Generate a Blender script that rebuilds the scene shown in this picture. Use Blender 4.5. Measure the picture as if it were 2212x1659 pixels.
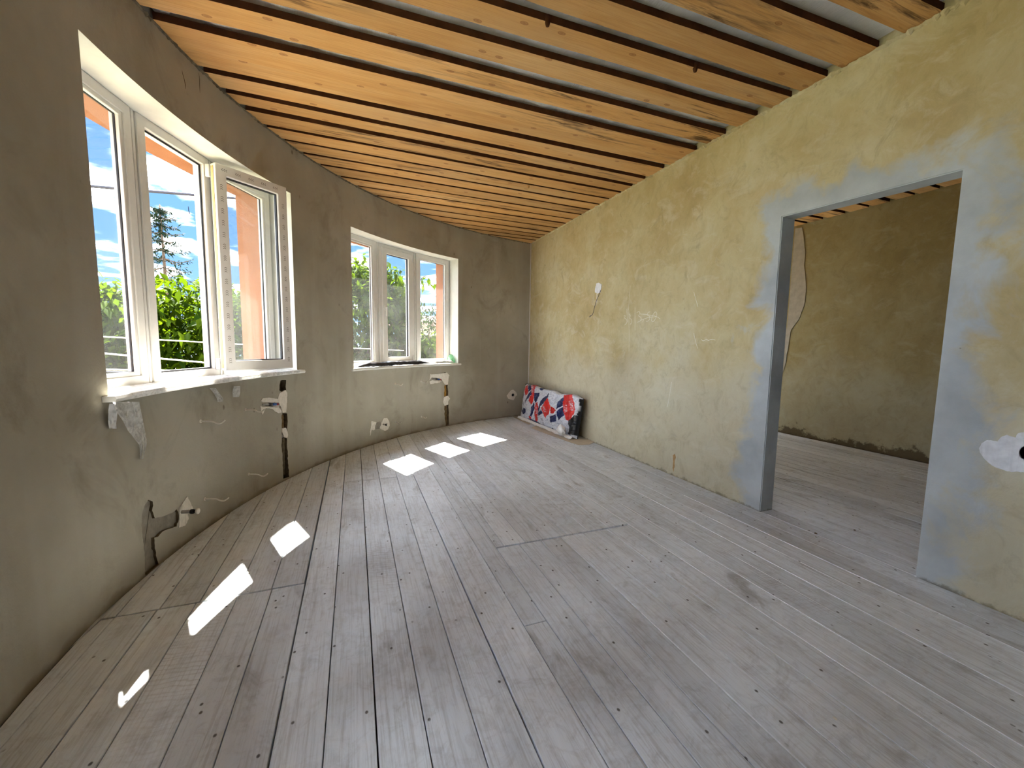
import bpy, bmesh, math, random
import numpy as np
from mathutils import Vector, Matrix, Euler, noise as mnoise

S = bpy.context.scene
for o in list(bpy.data.objects):
    bpy.data.objects.remove(o, do_unlink=True)
C = S.collection
R_ = math.radians

# ------------------------------------------------------------------ camera
IMG_W, IMG_H = 2212, 1659
FPX, PITCH, ROLL, YAW, EYE = 872.44, -0.096549, 0.014312, 0.371968, 1.25
_f = Vector((math.sin(YAW) * math.cos(PITCH), math.cos(YAW) * math.cos(PITCH), math.sin(PITCH)))
_r = Vector((math.cos(YAW), -math.sin(YAW), 0))
_u = _r.cross(_f)
CR_ = _r * math.cos(ROLL) + _u * math.sin(ROLL)
CU_ = -_r * math.sin(ROLL) + _u * math.cos(ROLL)
cam_d = bpy.data.cameras.new('camera')
cam = bpy.data.objects.new('camera', cam_d)
C.objects.link(cam)
cam.matrix_world = Matrix((
    (CR_.x, CU_.x, -_f.x, 0), (CR_.y, CU_.y, -_f.y, 0), (CR_.z, CU_.z, -_f.z, EYE), (0, 0, 0, 1)))
cam_d.sensor_fit = 'HORIZONTAL'
cam_d.sensor_width = 36.0
cam_d.lens = 36.0 * FPX / IMG_W
cam_d.clip_start = 0.02
cam_d.clip_end = 400
S.camera = cam

# ------------------------------------------------------------------ exposure
S.view_settings.view_transform = 'Standard'
S.view_settings.look = 'None'
S.view_settings.exposure = 3.75
S.view_settings.gamma = 1.0
S.view_settings.use_curve_mapping = False
S.cycles.max_bounces = 6
S.cycles.diffuse_bounces = 4
S.cycles.glossy_bounces = 2
S.cycles.transmission_bounces = 3
S.cycles.transparent_max_bounces = 12
S.cycles.sample_clamp_indirect = 6.0
S.cycles.use_denoising = True
S.cycles.use_adaptive_sampling = True
S.cycles.adaptive_threshold = 0.1
S.cycles.caustics_reflective = False
S.cycles.caustics_refractive = False

# ------------------------------------------------------------------ sky
SKY_SHIFT = (3.37, 3.11, 0.0)
def sky():
    w = bpy.data.worlds.new('sky')
    S.world = w
    w.use_nodes = True
    n, l = w.node_tree.nodes, w.node_tree.links
    n.clear()
    out = n.new('ShaderNodeOutputWorld')
    bg = n.new('ShaderNodeBackground')
    tc = n.new('ShaderNodeTexCoord')
    sep = n.new('ShaderNodeSeparateXYZ')
    l.new(tc.outputs['Generated'], sep.inputs[0])
    zc = n.new('ShaderNodeMath'); zc.operation = 'MAXIMUM'; zc.inputs[1].default_value = 0.0
    l.new(sep.outputs['Z'], zc.inputs[0])
    grad = n.new('ShaderNodeValToRGB')
    e = grad.color_ramp.elements
    e[0].position = 0.0; e[0].color = (0.15, 0.26, 0.40, 1)
    e[1].position = 0.6; e[1].color = (0.05, 0.13, 0.36, 1)
    m = grad.color_ramp.elements.new(0.18); m.color = (0.09, 0.195, 0.39, 1)
    l.new(zc.outputs[0], grad.inputs[0])
    za = n.new('ShaderNodeMath'); za.operation = 'ADD'; za.inputs[1].default_value = 0.1
    l.new(zc.outputs[0], za.inputs[0])
    dv = n.new('ShaderNodeVectorMath'); dv.operation = 'DIVIDE'
    comb = n.new('ShaderNodeCombineXYZ')
    for k in ('X', 'Y', 'Z'):
        l.new(za.outputs[0], comb.inputs[k])
    l.new(tc.outputs['Generated'], dv.inputs[0]); l.new(comb.outputs[0], dv.inputs[1])
    nz = n.new('ShaderNodeTexNoise')
    nz.inputs['Scale'].default_value = 2.3
    nz.inputs['Detail'].default_value = 8
    nz.inputs['Roughness'].default_value = 0.55
    nz.inputs['Distortion'].default_value = 0.35
    mp = n.new('ShaderNodeMapping'); mp.inputs['Location'].default_value = SKY_SHIFT
    l.new(dv.outputs[0], mp.inputs['Vector']); l.new(mp.outputs[0], nz.inputs['Vector'])
    rp = n.new('ShaderNodeValToRGB')
    rp.color_ramp.elements[0].position = 0.488; rp.color_ramp.elements[0].color = (0, 0, 0, 1)
    rp.color_ramp.elements[1].position = 0.66; rp.color_ramp.elements[1].color = (1, 1, 1, 1)
    for p_, c_ in ((0.515, 0.012), (0.545, 0.045)):
        rp.color_ramp.elements.new(p_).color = (c_, c_, c_, 1)
    l.new(nz.outputs['Fac'], rp.inputs[0])
    mx = n.new('ShaderNodeMixRGB')
    l.new(rp.outputs[0], mx.inputs['Fac'])
    l.new(grad.outputs[0], mx.inputs['Color1'])
    mx.inputs['Color2'].default_value = (13.2, 13.9, 15.2, 1)
    l.new(mx.outputs[0], bg.inputs['Color'])
    bg.inputs['Strength'].default_value = 0.28
    l.new(bg.outputs[0], out.inputs[0])
sky()

# ------------------------------------------------------------------ sun
SUN_EL = R_(54.2)
SUN_H = Vector((0.368, -0.930, 0)).normalized()          # horizontal travel of the sunlight
sd = bpy.data.lights.new('sun', 'SUN')
sd.energy = 5.0
sd.color = (1.0, 0.95, 0.86)
sd.angle = R_(0.55)
sun = bpy.data.objects.new('sun', sd)
C.objects.link(sun)
sun_dir = SUN_H * math.cos(SUN_EL) + Vector((0, 0, -math.sin(SUN_EL)))
sun.rotation_euler = sun_dir.to_track_quat('-Z', 'Y').to_euler()
sun.location = (-6, 14, 20)

# ------------------------------------------------------------------ room measures (metres)
W = 2.8847            # inner face of the straight wall
H = 2.9955            # underside of the ceiling boards
CX, CY, RAD = 3.5371, 1.9679, 4.6441                     # curved wall: centre and inner radius
ROUT = RAD + 0.555
RFR = RAD + 0.20      # inner face of the window frames
YB = -2.6             # wall behind
XL = -0.84            # straight piece of wall behind the curve
WT = 0.137            # straight wall thickness
XF = 5.93             # far wall of the next room
A0, A1 = 98.07, 216.0
DOOR_Y0, DOOR_Y1, DOOR_Z0, DOOR_Z1 = 1.172, 2.10, 2.163, 2.192

def pol(a, r, z=0.0):
    a = R_(a)
    return Vector((CX + r * math.cos(a), CY + r * math.sin(a), z))

def view_ray(px, py):
    return ((px - IMG_W / 2) / FPX) * CR_ - ((py - IMG_H / 2) / FPX) * CU_ + _f

def on_curve(px, py, r=RAD):
    """measured point -> (angle, height) on the curved wall"""
    v = view_ray(px, py)
    a = v.x ** 2 + v.y ** 2
    b = -2 * (v.x * CX + v.y * CY)
    q = CX ** 2 + CY ** 2 - r * r
    t = (-b + math.sqrt(b * b - 4 * a * q)) / (2 * a)
    p = v * t
    return math.degrees(math.atan2(p.y - CY, p.x - CX)), p.z + EYE

def on_right(px, py, x=W):
    v = view_ray(px, py)
    t = x / v.x
    return v.y * t, v.z * t + EYE

def on_floor(px, py):
    v = view_ray(px, py)
    t = -EYE / v.z
    return v.x * t, v.y * t

# ------------------------------------------------------------------ materials
def new_mat(name):
    m = bpy.data.materials.new(name)
    m.use_nodes = True
    nt = m.node_tree
    nt.nodes.clear()
    out = nt.nodes.new('ShaderNodeOutputMaterial')
    return m, nt.nodes, nt.links, out

def bsdf(n, l, out, rough=0.8, spec=0.3):
    b = n.new('ShaderNodeBsdfPrincipled')
    b.inputs['Roughness'].default_value = rough
    b.inputs['Specular IOR Level'].default_value = spec
    l.new(b.outputs[0], out.inputs[0])
    return b

def tex_noise(n, l, vec, scale, detail=6, rough=0.55, dist=0.0):
    t = n.new('ShaderNodeTexNoise')
    t.inputs['Scale'].default_value = scale
    t.inputs['Detail'].default_value = min(detail, 5)
    t.inputs['Roughness'].default_value = rough
    t.inputs['Distortion'].default_value = dist
    if vec is not None:
        l.new(vec, t.inputs['Vector'])
    return t.outputs['Fac']

def mapping(n, l, vec, scale=(1, 1, 1), loc=(0, 0, 0), rot=(0, 0, 0)):
    m = n.new('ShaderNodeMapping')
    m.inputs['Scale'].default_value = scale
    m.inputs['Location'].default_value = loc
    m.inputs['Rotation'].default_value = rot
    l.new(vec, m.inputs['Vector'])
    return m.outputs[0]

def ramp(n, l, fac, stops):
    r = n.new('ShaderNodeValToRGB')
    e = r.color_ramp.elements
    while len(e) < len(stops):
        e.new(0.5)
    for k, (p, c) in enumerate(stops):
        e[k].position = p
        e[k].color = c if len(c) == 4 else (*c, 1)
    l.new(fac, r.inputs[0])
    return r.outputs[0]

def mix(n, l, fac, a, b, mode='MIX'):
    m = n.new('ShaderNodeMixRGB')
    m.blend_type = mode
    for key, v in (('Fac', fac), ('Color1', a), ('Color2', b)):
        if isinstance(v, (int, float)):
            m.inputs[key].default_value = v
        elif isinstance(v, (tuple, list)):
            m.inputs[key].default_value = (*v, 1) if len(v) == 3 else v
        else:
            l.new(v, m.inputs[key])
    return m.outputs[0]

def math_(n, l, op, a, b=None, c=None):
    m = n.new('ShaderNodeMath')
    m.operation = op
    for k, v in enumerate((a, b, c)):
        if v is None:
            continue
        if isinstance(v, (int, float)):
            m.inputs[k].default_value = v
        else:
            l.new(v, m.inputs[k])
    return m.outputs[0]

def bump(n, l, b, height, strength=0.4, dist=0.01):
    k = n.new('ShaderNodeBump')
    k.inputs['Strength'].default_value = strength
    k.inputs['Distance'].default_value = dist
    l.new(height, k.inputs['Height'])
    l.new(k.outputs[0], b.inputs['Normal'])

def objvec(n):
    return n.new('ShaderNodeTexCoord').outputs['Object']

def srgb(r, g, b):
    f = lambda c: (c / 255 / 12.92) if c / 255 <= 0.04045 else ((c / 255 + 0.055) / 1.055) ** 2.4
    return (f(r), f(g), f(b))

def mat_plain(name, col, rough=0.6, spec=0.3, metal=0.0, var=0.0, scale=20):
    m, n, l, out = new_mat(name)
    b = bsdf(n, l, out, rough, spec)
    b.inputs['Metallic'].default_value = metal
    v = objvec(n)
    f = tex_noise(n, l, v, scale, 5)
    lo = tuple(c * (1 - var) for c in col)
    hi = tuple(min(1, c * (1 + var)) for c in col)
    l.new(ramp(n, l, f, [(0.3, lo), (0.7, hi)]), b.inputs['Base Color'])
    return m

def mat_plaster_curved():
    m, n, l, out = new_mat('plaster_curved')
    b = bsdf(n, l, out, 0.92, 0.15)
    v = objvec(n)
    big = tex_noise(n, l, v, 0.9, 6, 0.6)
    c = ramp(n, l, big, [(0.3, srgb(152, 145, 128)), (0.5, srgb(166, 160, 144)), (0.7, srgb(180, 175, 160))])
    streak = tex_noise(n, l, mapping(n, l, v, (5.5, 5.5, 0.35)), 1.0, 4, 0.5)
    sf = ramp(n, l, streak, [(0.50, (0, 0, 0)), (0.75, (0.38, 0.38, 0.38))])
    c = mix(n, l, sf, c, srgb(184, 180, 170))
    dk = tex_noise(n, l, mapping(n, l, v, (1.5, 1.5, 1.2)), 1.6, 8, 0.68, 0.6)
    df = ramp(n, l, dk, [(0.30, (0.42, 0.42, 0.42)), (0.46, (0, 0, 0))])
    c = mix(n, l, df, c, srgb(124, 116, 98))
    spots = n.new('ShaderNodeTexVoronoi')
    spots.inputs['Scale'].default_value = 7.5
    l.new(mapping(n, l, v, (1, 1, 0.6)), spots.inputs['Vector'])
    sp = ramp(n, l, spots.outputs['Distance'], [(0.0, (0.75, 0.75, 0.75)), (0.06, (0.6, 0.6, 0.6)), (0.10, (0, 0, 0))])
    msk = ramp(n, l, tex_noise(n, l, v, 2.2, 3), [(0.55, (0, 0, 0)), (0.62, (1, 1, 1))])
    c = mix(n, l, mix(n, l, 1.0, sp, msk, 'MULTIPLY'), c, srgb(92, 80, 64))
    # ragged darker band just above the boards
    sep = n.new('ShaderNodeSeparateXYZ'); l.new(v, sep.inputs[0])
    low = math_(n, l, 'ADD', sep.outputs['Z'], math_(n, l, 'MULTIPLY', math_(n, l, 'SUBTRACT', tex_noise(n, l, v, 6.0, 5), 0.5), -0.12))
    lf = ramp(n, l, low, [(0.0, (0.6, 0.6, 0.6)), (0.03, (0.0, 0.0, 0.0))])
    c = mix(n, l, lf, c, srgb(120, 108, 88))
    l.new(c, b.inputs['Base Color'])
    bump(n, l, b, tex_noise(n, l, v, 7, 5, 0.72), 0.34, 0.012)
    return m

def mat_plaster_right(name='plaster_straight', door=True):
    m, n, l, out = new_mat(name)
    b = bsdf(n, l, out, 0.9, 0.18)
    v = objvec(n)
    big = tex_noise(n, l, v, 1.1, 7, 0.62, 0.35)
    c = ramp(n, l, big, [(0.28, srgb(178, 158, 112)), (0.48, srgb(196, 180, 136)), (0.60, srgb(204, 192, 152)), (0.74, srgb(212, 205, 176))])
    trow = tex_noise(n, l, mapping(n, l, v, (1, 1.5, 2.2), rot=(0.7, 0, 0)), 2.2, 9, 0.68, 0.9)
    tf = ramp(n, l, trow, [(0.35, (0.55, 0.55, 0.55)), (0.47, (0, 0, 0)), (0.60, (0, 0, 0)), (0.76, (0.22, 0.22, 0.22))])
    c = mix(n, l, tf, c, srgb(214, 206, 178))
    dk = tex_noise(n, l, mapping(n, l, v, (1, 1.3, 1)), 4.2, 8, 0.7, 0.8)
    c = mix(n, l, ramp(n, l, dk, [(0.27, (0.55, 0.55, 0.55)), (0.40, (0, 0, 0))]), c, srgb(158, 144, 108))
    sep = n.new('ShaderNodeSeparateXYZ'); l.new(v, sep.inputs[0])
    # paler lower half, uneven upper limit
    lown = math_(n, l, 'ADD', sep.outputs['Z'], math_(n, l, 'MULTIPLY', tex_noise(n, l, v, 1.8, 6, 0.6), -1.5))
    lf = ramp(n, l, lown, [(0.05, (0.5, 0.5, 0.5)), (0.55, (0, 0, 0))])
    c = mix(n, l, lf, c, srgb(212, 210, 194))
    mt = tex_noise(n, l, mapping(n, l, v, (1, 1.2, 1)), 6.5, 5, 0.76, 0.9)
    c = mix(n, l, ramp(n, l, mt, [(0.34, (0.30, 0.30, 0.30)), (0.50, (0, 0, 0))]), c, srgb(158, 146, 110))
    c = mix(n, l, ramp(n, l, mt, [(0.54, (0, 0, 0)), (0.70, (0.22, 0.22, 0.22))]), c, srgb(222, 218, 200))
    if door:
        # newer grey cement band around the door opening
        ym = (DOOR_Y0 + DOOR_Y1) / 2
        dy = math_(n, l, 'SUBTRACT', math_(n, l, 'ABSOLUTE', math_(n, l, 'SUBTRACT', sep.outputs['Y'], ym)), (DOOR_Y1 - DOOR_Y0) / 2)
        dz = math_(n, l, 'SUBTRACT', sep.outputs['Z'], 2.18)
        d = math_(n, l, 'MAXIMUM', dy, dz)
        wob = tex_noise(n, l, v, 2.6, 7, 0.62, 0.4)
        d2 = math_(n, l, 'ADD', d, math_(n, l, 'MULTIPLY', math_(n, l, 'SUBTRACT', wob, 0.5), 0.75))
        gf = ramp(n, l, d2, [(0.11, (1, 1, 1)), (0.22, (0, 0, 0))])
        grey = ramp(n, l, tex_noise(n, l, v, 3.2, 6), [(0.3, srgb(172, 178, 180)), (0.7, srgb(204, 210, 211))])
        c = mix(n, l, gf, c, grey)
    foot = math_(n, l, 'ADD', sep.outputs['Z'], math_(n, l, 'MULTIPLY', math_(n, l, 'SUBTRACT', tex_noise(n, l, v, 9.0, 6, 0.7), 0.5), -0.12))
    c = mix(n, l, ramp(n, l, foot, [(0.0, (0.6, 0.6, 0.6)), (0.015, (0, 0, 0))]), c, srgb(110, 100, 78))
    cr = n.new('ShaderNodeTexVoronoi')
    cr.inputs['Scale'].default_value = 9
    l.new(mapping(n, l, v, (1, 1, 1)), cr.inputs['Vector'])
    sp = ramp(n, l, cr.outputs['Distance'], [(0.0, (0.7, 0.7, 0.7)), (0.045, (0, 0, 0))])
    msk = ramp(n, l, tex_noise(n, l, v, 2.0, 3), [(0.56, (0, 0, 0)), (0.64, (1, 1, 1))])
    c = mix(n, l, mix(n, l, 1.0, sp, msk, 'MULTIPLY'), c, srgb(104, 92, 66))
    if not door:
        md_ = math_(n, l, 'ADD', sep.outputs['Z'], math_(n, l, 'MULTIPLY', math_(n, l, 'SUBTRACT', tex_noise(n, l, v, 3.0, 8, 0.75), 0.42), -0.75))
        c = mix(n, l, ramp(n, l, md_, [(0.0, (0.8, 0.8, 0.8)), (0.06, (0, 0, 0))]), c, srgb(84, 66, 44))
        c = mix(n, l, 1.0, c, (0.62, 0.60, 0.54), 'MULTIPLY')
    l.new(c, b.inputs['Base Color'])
    bump(n, l, b, tex_noise(n, l, v, 6, 5, 0.74, 0.4), 0.34, 0.012)
    return m

def mat_plank():
    m, n, l, out = new_mat('grey_floor_board')
    b = bsdf(n, l, out, 0.62, 0.35)
    v = objvec(n)
    oi = n.new('ShaderNodeObjectInfo')
    off = n.new('ShaderNodeCombineXYZ')
    l.new(math_(n, l, 'MULTIPLY', oi.outputs['Random'], 37.0), off.inputs['X'])
    l.new(math_(n, l, 'MULTIPLY', oi.outputs['Random'], 91.0), off.inputs['Z'])
    va = n.new('ShaderNodeVectorMath'); va.operation = 'ADD'
    l.new(v, va.inputs[0]); l.new(off.outputs[0], va.inputs[1])
    v2 = va.outputs[0]
    g1 = tex_noise(n, l, mapping(n, l, v2, (9, 0.9, 1)), 1.0, 8, 0.62, 0.8)
    c = ramp(n, l, g1, [(0.28, srgb(202, 207, 212)), (0.5, srgb(214, 220, 226)), (0.72, srgb(224, 230, 236))])
    mot = tex_noise(n, l, v2, 16, 8, 0.72, 0.8)
    c = mix(n, l, ramp(n, l, mot, [(0.34, (0.42, 0.42, 0.42)), (0.52, (0, 0, 0))]), c, srgb(160, 160, 160))
    # dust clouds shared by the whole floor
    dust = tex_noise(n, l, v, 1.4, 6, 0.6, 0.5)
    c = mix(n, l, ramp(n, l, dust, [(0.42, (0, 0, 0)), (0.68, (0.55, 0.55, 0.55))]), c, srgb(221, 223, 225))
    stain = tex_noise(n, l, mapping(n, l, v2, (2.2, 1.1, 1)), 1.6, 8, 0.7, 1.2)
    c = mix(n, l, ramp(n, l, stain, [(0.28, (0.6, 0.6, 0.6)), (0.42, (0, 0, 0))]), c, srgb(132, 128, 124))
    # grain
    wv = tex_noise(n, l, mapping(n, l, v2, (42, 1.6, 1)), 1.0, 6, 0.65, 1.4)
    fib = tex_noise(n, l, mapping(n, l, v2, (150, 5, 1)), 1.0, 4, 0.6)
    gr = math_(n, l, 'ADD', math_(n, l, 'MULTIPLY', wv, 0.6), math_(n, l, 'MULTIPLY', fib, 0.6))
    c = mix(n, l, ramp(n, l, gr, [(0.42, (0.4, 0.4, 0.4)), (0.62, (0, 0, 0))]), c, srgb(128, 123, 118))
    # saw marks across some boards
    sw = n.new('ShaderNodeTexWave')
    sw.wave_type = 'BANDS'; sw.bands_direction = 'Y'
    sw.inputs['Scale'].default_value = 14
    sw.inputs['Distortion'].default_value = 7.0
    sw.inputs['Detail'].default_value = 3
    sw.inputs['Detail Scale'].default_value = 1.4
    l.new(mapping(n, l, v2, (0.5, 1, 1), rot=(0, 0, 0.25)), sw.inputs['Vector'])
    swm = ramp(n, l, tex_noise(n, l, mapping(n, l, v2, (1, 0.7, 1)), 1.3, 3), [(0.60, (0, 0, 0)), (0.74, (1, 1, 1))])
    swf = mix(n, l, 1.0, ramp(n, l, sw.outputs['Fac'], [(0.0, (0.35, 0.35, 0.35)), (0.35, (0, 0, 0))]), swm, 'MULTIPLY')
    c = mix(n, l, swf, c, srgb(132, 124, 114))
    # nail heads and specks
    vo = n.new('ShaderNodeTexVoronoi')
    vo.voronoi_dimensions = '2D'
    vo.inputs['Scale'].default_value = 7
    vo.inputs['Randomness'].default_value = 1.0
    l.new(mapping(n, l, v2, (1, 0.8, 1)), vo.inputs['Vector'])
    sp = ramp(n, l, vo.outputs['Distance'], [(0.0, (0.95, 0.95, 0.95)), (0.028, (0.85, 0.85, 0.85)), (0.045, (0, 0, 0))])
    msk = ramp(n, l, tex_noise(n, l, v2, 5.0, 2), [(0.49, (0, 0, 0)), (0.53, (1, 1, 1))])
    c = mix(n, l, mix(n, l, 1.0, sp, msk, 'MULTIPLY'), c, srgb(62, 54, 48))
    tone = math_(n, l, 'ADD', math_(n, l, 'MULTIPLY', oi.outputs['Random'], 0.22), 0.87)
    tc = n.new('ShaderNodeCombineXYZ')
    for k in 'XYZ':
        l.new(tone, tc.inputs[k])
    c = mix(n, l, 1.0, c, tc.outputs[0], 'MULTIPLY')
    l.new(c, b.inputs['Base Color'])
    bump(n, l, b, tex_noise(n, l, mapping(n, l, v2, (46, 9, 1)), 1.0, 4, 0.66), 0.4, 0.004)
    return m

def mat_board():
    m, n, l, out = new_mat('orange_pine_board')
    b = bsdf(n, l, out, 0.6, 0.3)
    v = objvec(n)
    oi = n.new('ShaderNodeObjectInfo')
    off = n.new('ShaderNodeCombineXYZ')
    l.new(math_(n, l, 'MULTIPLY', oi.outputs['Random'], 53.0), off.inputs['X'])
    l.new(math_(n, l, 'MULTIPLY', oi.outputs['Random'], 17.0), off.inputs['Z'])
    va = n.new('ShaderNodeVectorMath'); va.operation = 'ADD'
    l.new(v, va.inputs[0]); l.new(off.outputs[0], va.inputs[1])
    v2 = va.outputs[0]
    g1 = tex_noise(n, l, mapping(n, l, v2, (0.7, 7, 1)), 1.0, 7, 0.6, 0.6)
    c = ramp(n, l, g1, [(0.25, srgb(196, 144, 82)), (0.5, srgb(212, 164, 102)), (0.75, srgb(224, 184, 130))])
    fib = tex_noise(n, l, mapping(n, l, v2, (4, 160, 1)), 1.0, 4, 0.6)
    c = mix(n, l, ramp(n, l, fib, [(0.35, (0.35, 0.35, 0.35)), (0.55, (0, 0, 0))]), c, srgb(168, 116, 62))
    # dark mould streaks along the grain
    st = tex_noise(n, l, mapping(n, l, v2, (1.1, 13, 1)), 1.4, 9, 0.72, 0.5)
    wh = tex_noise(n, l, mapping(n, l, v2, (0.55, 2.2, 1)), 1.0, 3, 0.5)
    amt = math_(n, l, 'MULTIPLY', ramp(n, l, st, [(0.50, (0, 0, 0)), (0.62, (1, 1, 1))]), ramp(n, l, wh, [(0.47, (0, 0, 0)), (0.60, (0.9, 0.9, 0.9))]))
    c = mix(n, l, amt, c, srgb(74, 46, 22))
    # grey weathering
    gw = ramp(n, l, tex_noise(n, l, mapping(n, l, v2, (0.5, 1.5, 1)), 1.3, 5), [(0.55, (0, 0, 0)), (0.75, (0.45, 0.45, 0.45))])
    c = mix(n, l, gw, c, srgb(196, 170, 130))
    # knots
    vo = n.new('ShaderNodeTexVoronoi')
    vo.voronoi_dimensions = '2D'
    vo.inputs['Scale'].default_value = 3.2
    l.new(mapping(n, l, v2, (0.75, 1.5, 1)), vo.inputs['Vector'])
    kn = ramp(n, l, vo.outputs['Distance'], [(0.0, (0.65, 0.65, 0.65)), (0.04, (0.35, 0.35, 0.35)), (0.048, (0.75, 0.75, 0.75)), (0.065, (0, 0, 0))])
    c = mix(n, l, kn, c, srgb(132, 74, 28))
    tone = math_(n, l, 'ADD', math_(n, l, 'MULTIPLY', oi.outputs['Random'], 0.24), 0.82)
    tc = n.new('ShaderNodeCombineXYZ')
    for k in 'XYZ':
        l.new(tone, tc.inputs[k])
    c = mix(n, l, 1.0, c, tc.outputs[0], 'MULTIPLY')
    l.new(c, b.inputs['Base Color'])
    bump(n, l, b, fib, 0.25, 0.004)
    return m

def mat_membrane():
    m, n, l, out = new_mat('pale_grey_membrane')
    b = bsdf(n, l, out, 0.75, 0.3)
    v = objvec(n)
    c = ramp(n, l, tex_noise(n, l, v, 3, 5), [(0.3, srgb(226, 229, 238)), (0.7, srgb(243, 245, 250))])
    l.new(c, b.inputs['Base Color'])
    bump(n, l, b, tex_noise(n, l, mapping(n, l, v, (26, 4, 1)), 1.0, 5, 0.6, 0.8), 0.5, 0.02)
    return m

def mat_glass():
    m, n, l, out = new_mat('dusty_glass')
    tr = n.new('ShaderNodeBsdfTransparent'); tr.inputs[0].default_value = (0.965, 0.975, 0.975, 1)
    df = n.new('ShaderNodeBsdfTranslucent'); df.inputs[0].default_value = (0.85, 0.88, 0.88, 1)
    d2 = n.new('ShaderNodeBsdfDiffuse'); d2.inputs[0].default_value = (0.85, 0.88, 0.88, 1)
    gl = n.new('ShaderNodeBsdfGlossy'); gl.inputs['Roughness'].default_value = 0.02
    v = objvec(n)
    f = ramp(n, l, tex_noise(n, l, v, 2.5, 8, 0.7, 0.3), [(0.3, (0.006, 0.006, 0.006)), (0.75, (0.022, 0.022, 0.022))])
    a = n.new('ShaderNodeMixShader'); a.inputs[0].default_value = 0.3
    l.new(df.outputs[0], a.inputs[1]); l.new(d2.outputs[0], a.inputs[2])
    s1 = n.new('ShaderNodeMixShader'); l.new(f, s1.inputs[0])
    l.new(tr.outputs[0], s1.inputs[1]); l.new(a.outputs[0], s1.inputs[2])
    lw = n.new('ShaderNodeLayerWeight'); lw.inputs['Blend'].default_value = 0.5
    fz = math_(n, l, 'MULTIPLY_ADD', math_(n, l, 'POWER', lw.outputs['Facing'], 5.0), 0.6, 0.035)
    s2 = n.new('ShaderNodeMixShader'); l.new(fz, s2.inputs[0])
    l.new(s1.outputs[0], s2.inputs[1]); l.new(gl.outputs[0], s2.inputs[2])
    l.new(s2.outputs[0], out.inputs[0])
    return m

def mat_film(name, col, clear=0.45, rough=0.25):
    m, n, l, out = new_mat(name)
    tr = n.new('ShaderNodeBsdfTransparent')
    b = n.new('ShaderNodeBsdfPrincipled')
    b.inputs['Base Color'].default_value = (*col, 1)
    b.inputs['Roughness'].default_value = rough
    tl = n.new('ShaderNodeBsdfTranslucent'); tl.inputs[0].default_value = (*col, 1)
    k = n.new('ShaderNodeMixShader'); k.inputs[0].default_value = 0.35
    l.new(b.outputs[0], k.inputs[1]); l.new(tl.outputs[0], k.inputs[2])
    v = objvec(n)
    f = ramp(n, l, tex_noise(n, l, v, 30, 5, 0.6, 1.0), [(0.35, (clear, clear, clear)), (0.65, (clear * 0.3,) * 3)])
    s = n.new('ShaderNodeMixShader'); l.new(f, s.inputs[0])
    l.new(k.outputs[0], s.inputs[1]); l.new(tr.outputs[0], s.inputs[2])
    l.new(s.outputs[0], out.inputs[0])
    return m

def mat_leaf(name, lo, hi, trans=0.45):
    m, n, l, out = new_mat(name)
    b = n.new('ShaderNodeBsdfPrincipled')
    b.inputs['Roughness'].default_value = 0.6
    b.inputs['Specular IOR Level'].default_value = 0.02
    g = n.new('ShaderNodeNewGeometry')
    c = ramp(n, l, g.outputs['Random Per Island'], [(0.0, lo), (0.6, tuple((a + q) / 2 for a, q in zip(lo, hi))), (1.0, hi)])
    l.new(c, b.inputs['Base Color'])
    t = n.new('ShaderNodeBsdfTranslucent')
    l.new(mix(n, l, 0.5, c, (hi[0] * 1.6, hi[1] * 1.5, hi[2] * 0.5)), t.inputs[0])
    s = n.new('ShaderNodeMixShader'); s.inputs[0].default_value = trans
    l.new(b.outputs[0], s.inputs[1]); l.new(t.outputs[0], s.inputs[2])
    l.new(s.outputs[0], out.inputs[0])
    return m

def mat_stucco():
    m, n, l, out = new_mat('peach_stucco')
    b = bsdf(n, l, out, 0.95, 0.1)
    v = objvec(n)
    c = ramp(n, l, tex_noise(n, l, v, 3, 6), [(0.3, srgb(138, 92, 66)), (0.7, srgb(152, 106, 80))])
    l.new(c, b.inputs['Base Color'])
    bump(n, l, b, tex_noise(n, l, v, 160, 4), 0.6, 0.006)
    return m

def mat_attr(name, attr='print', rough=0.3):
    m, n, l, out = new_mat(name)
    b = bsdf(n, l, out, rough, 0.5)
    a = n.new('ShaderNodeVertexColor'); a.layer_name = attr
    l.new(a.outputs['Color'], b.inputs['Base Color'])
    return m

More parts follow.
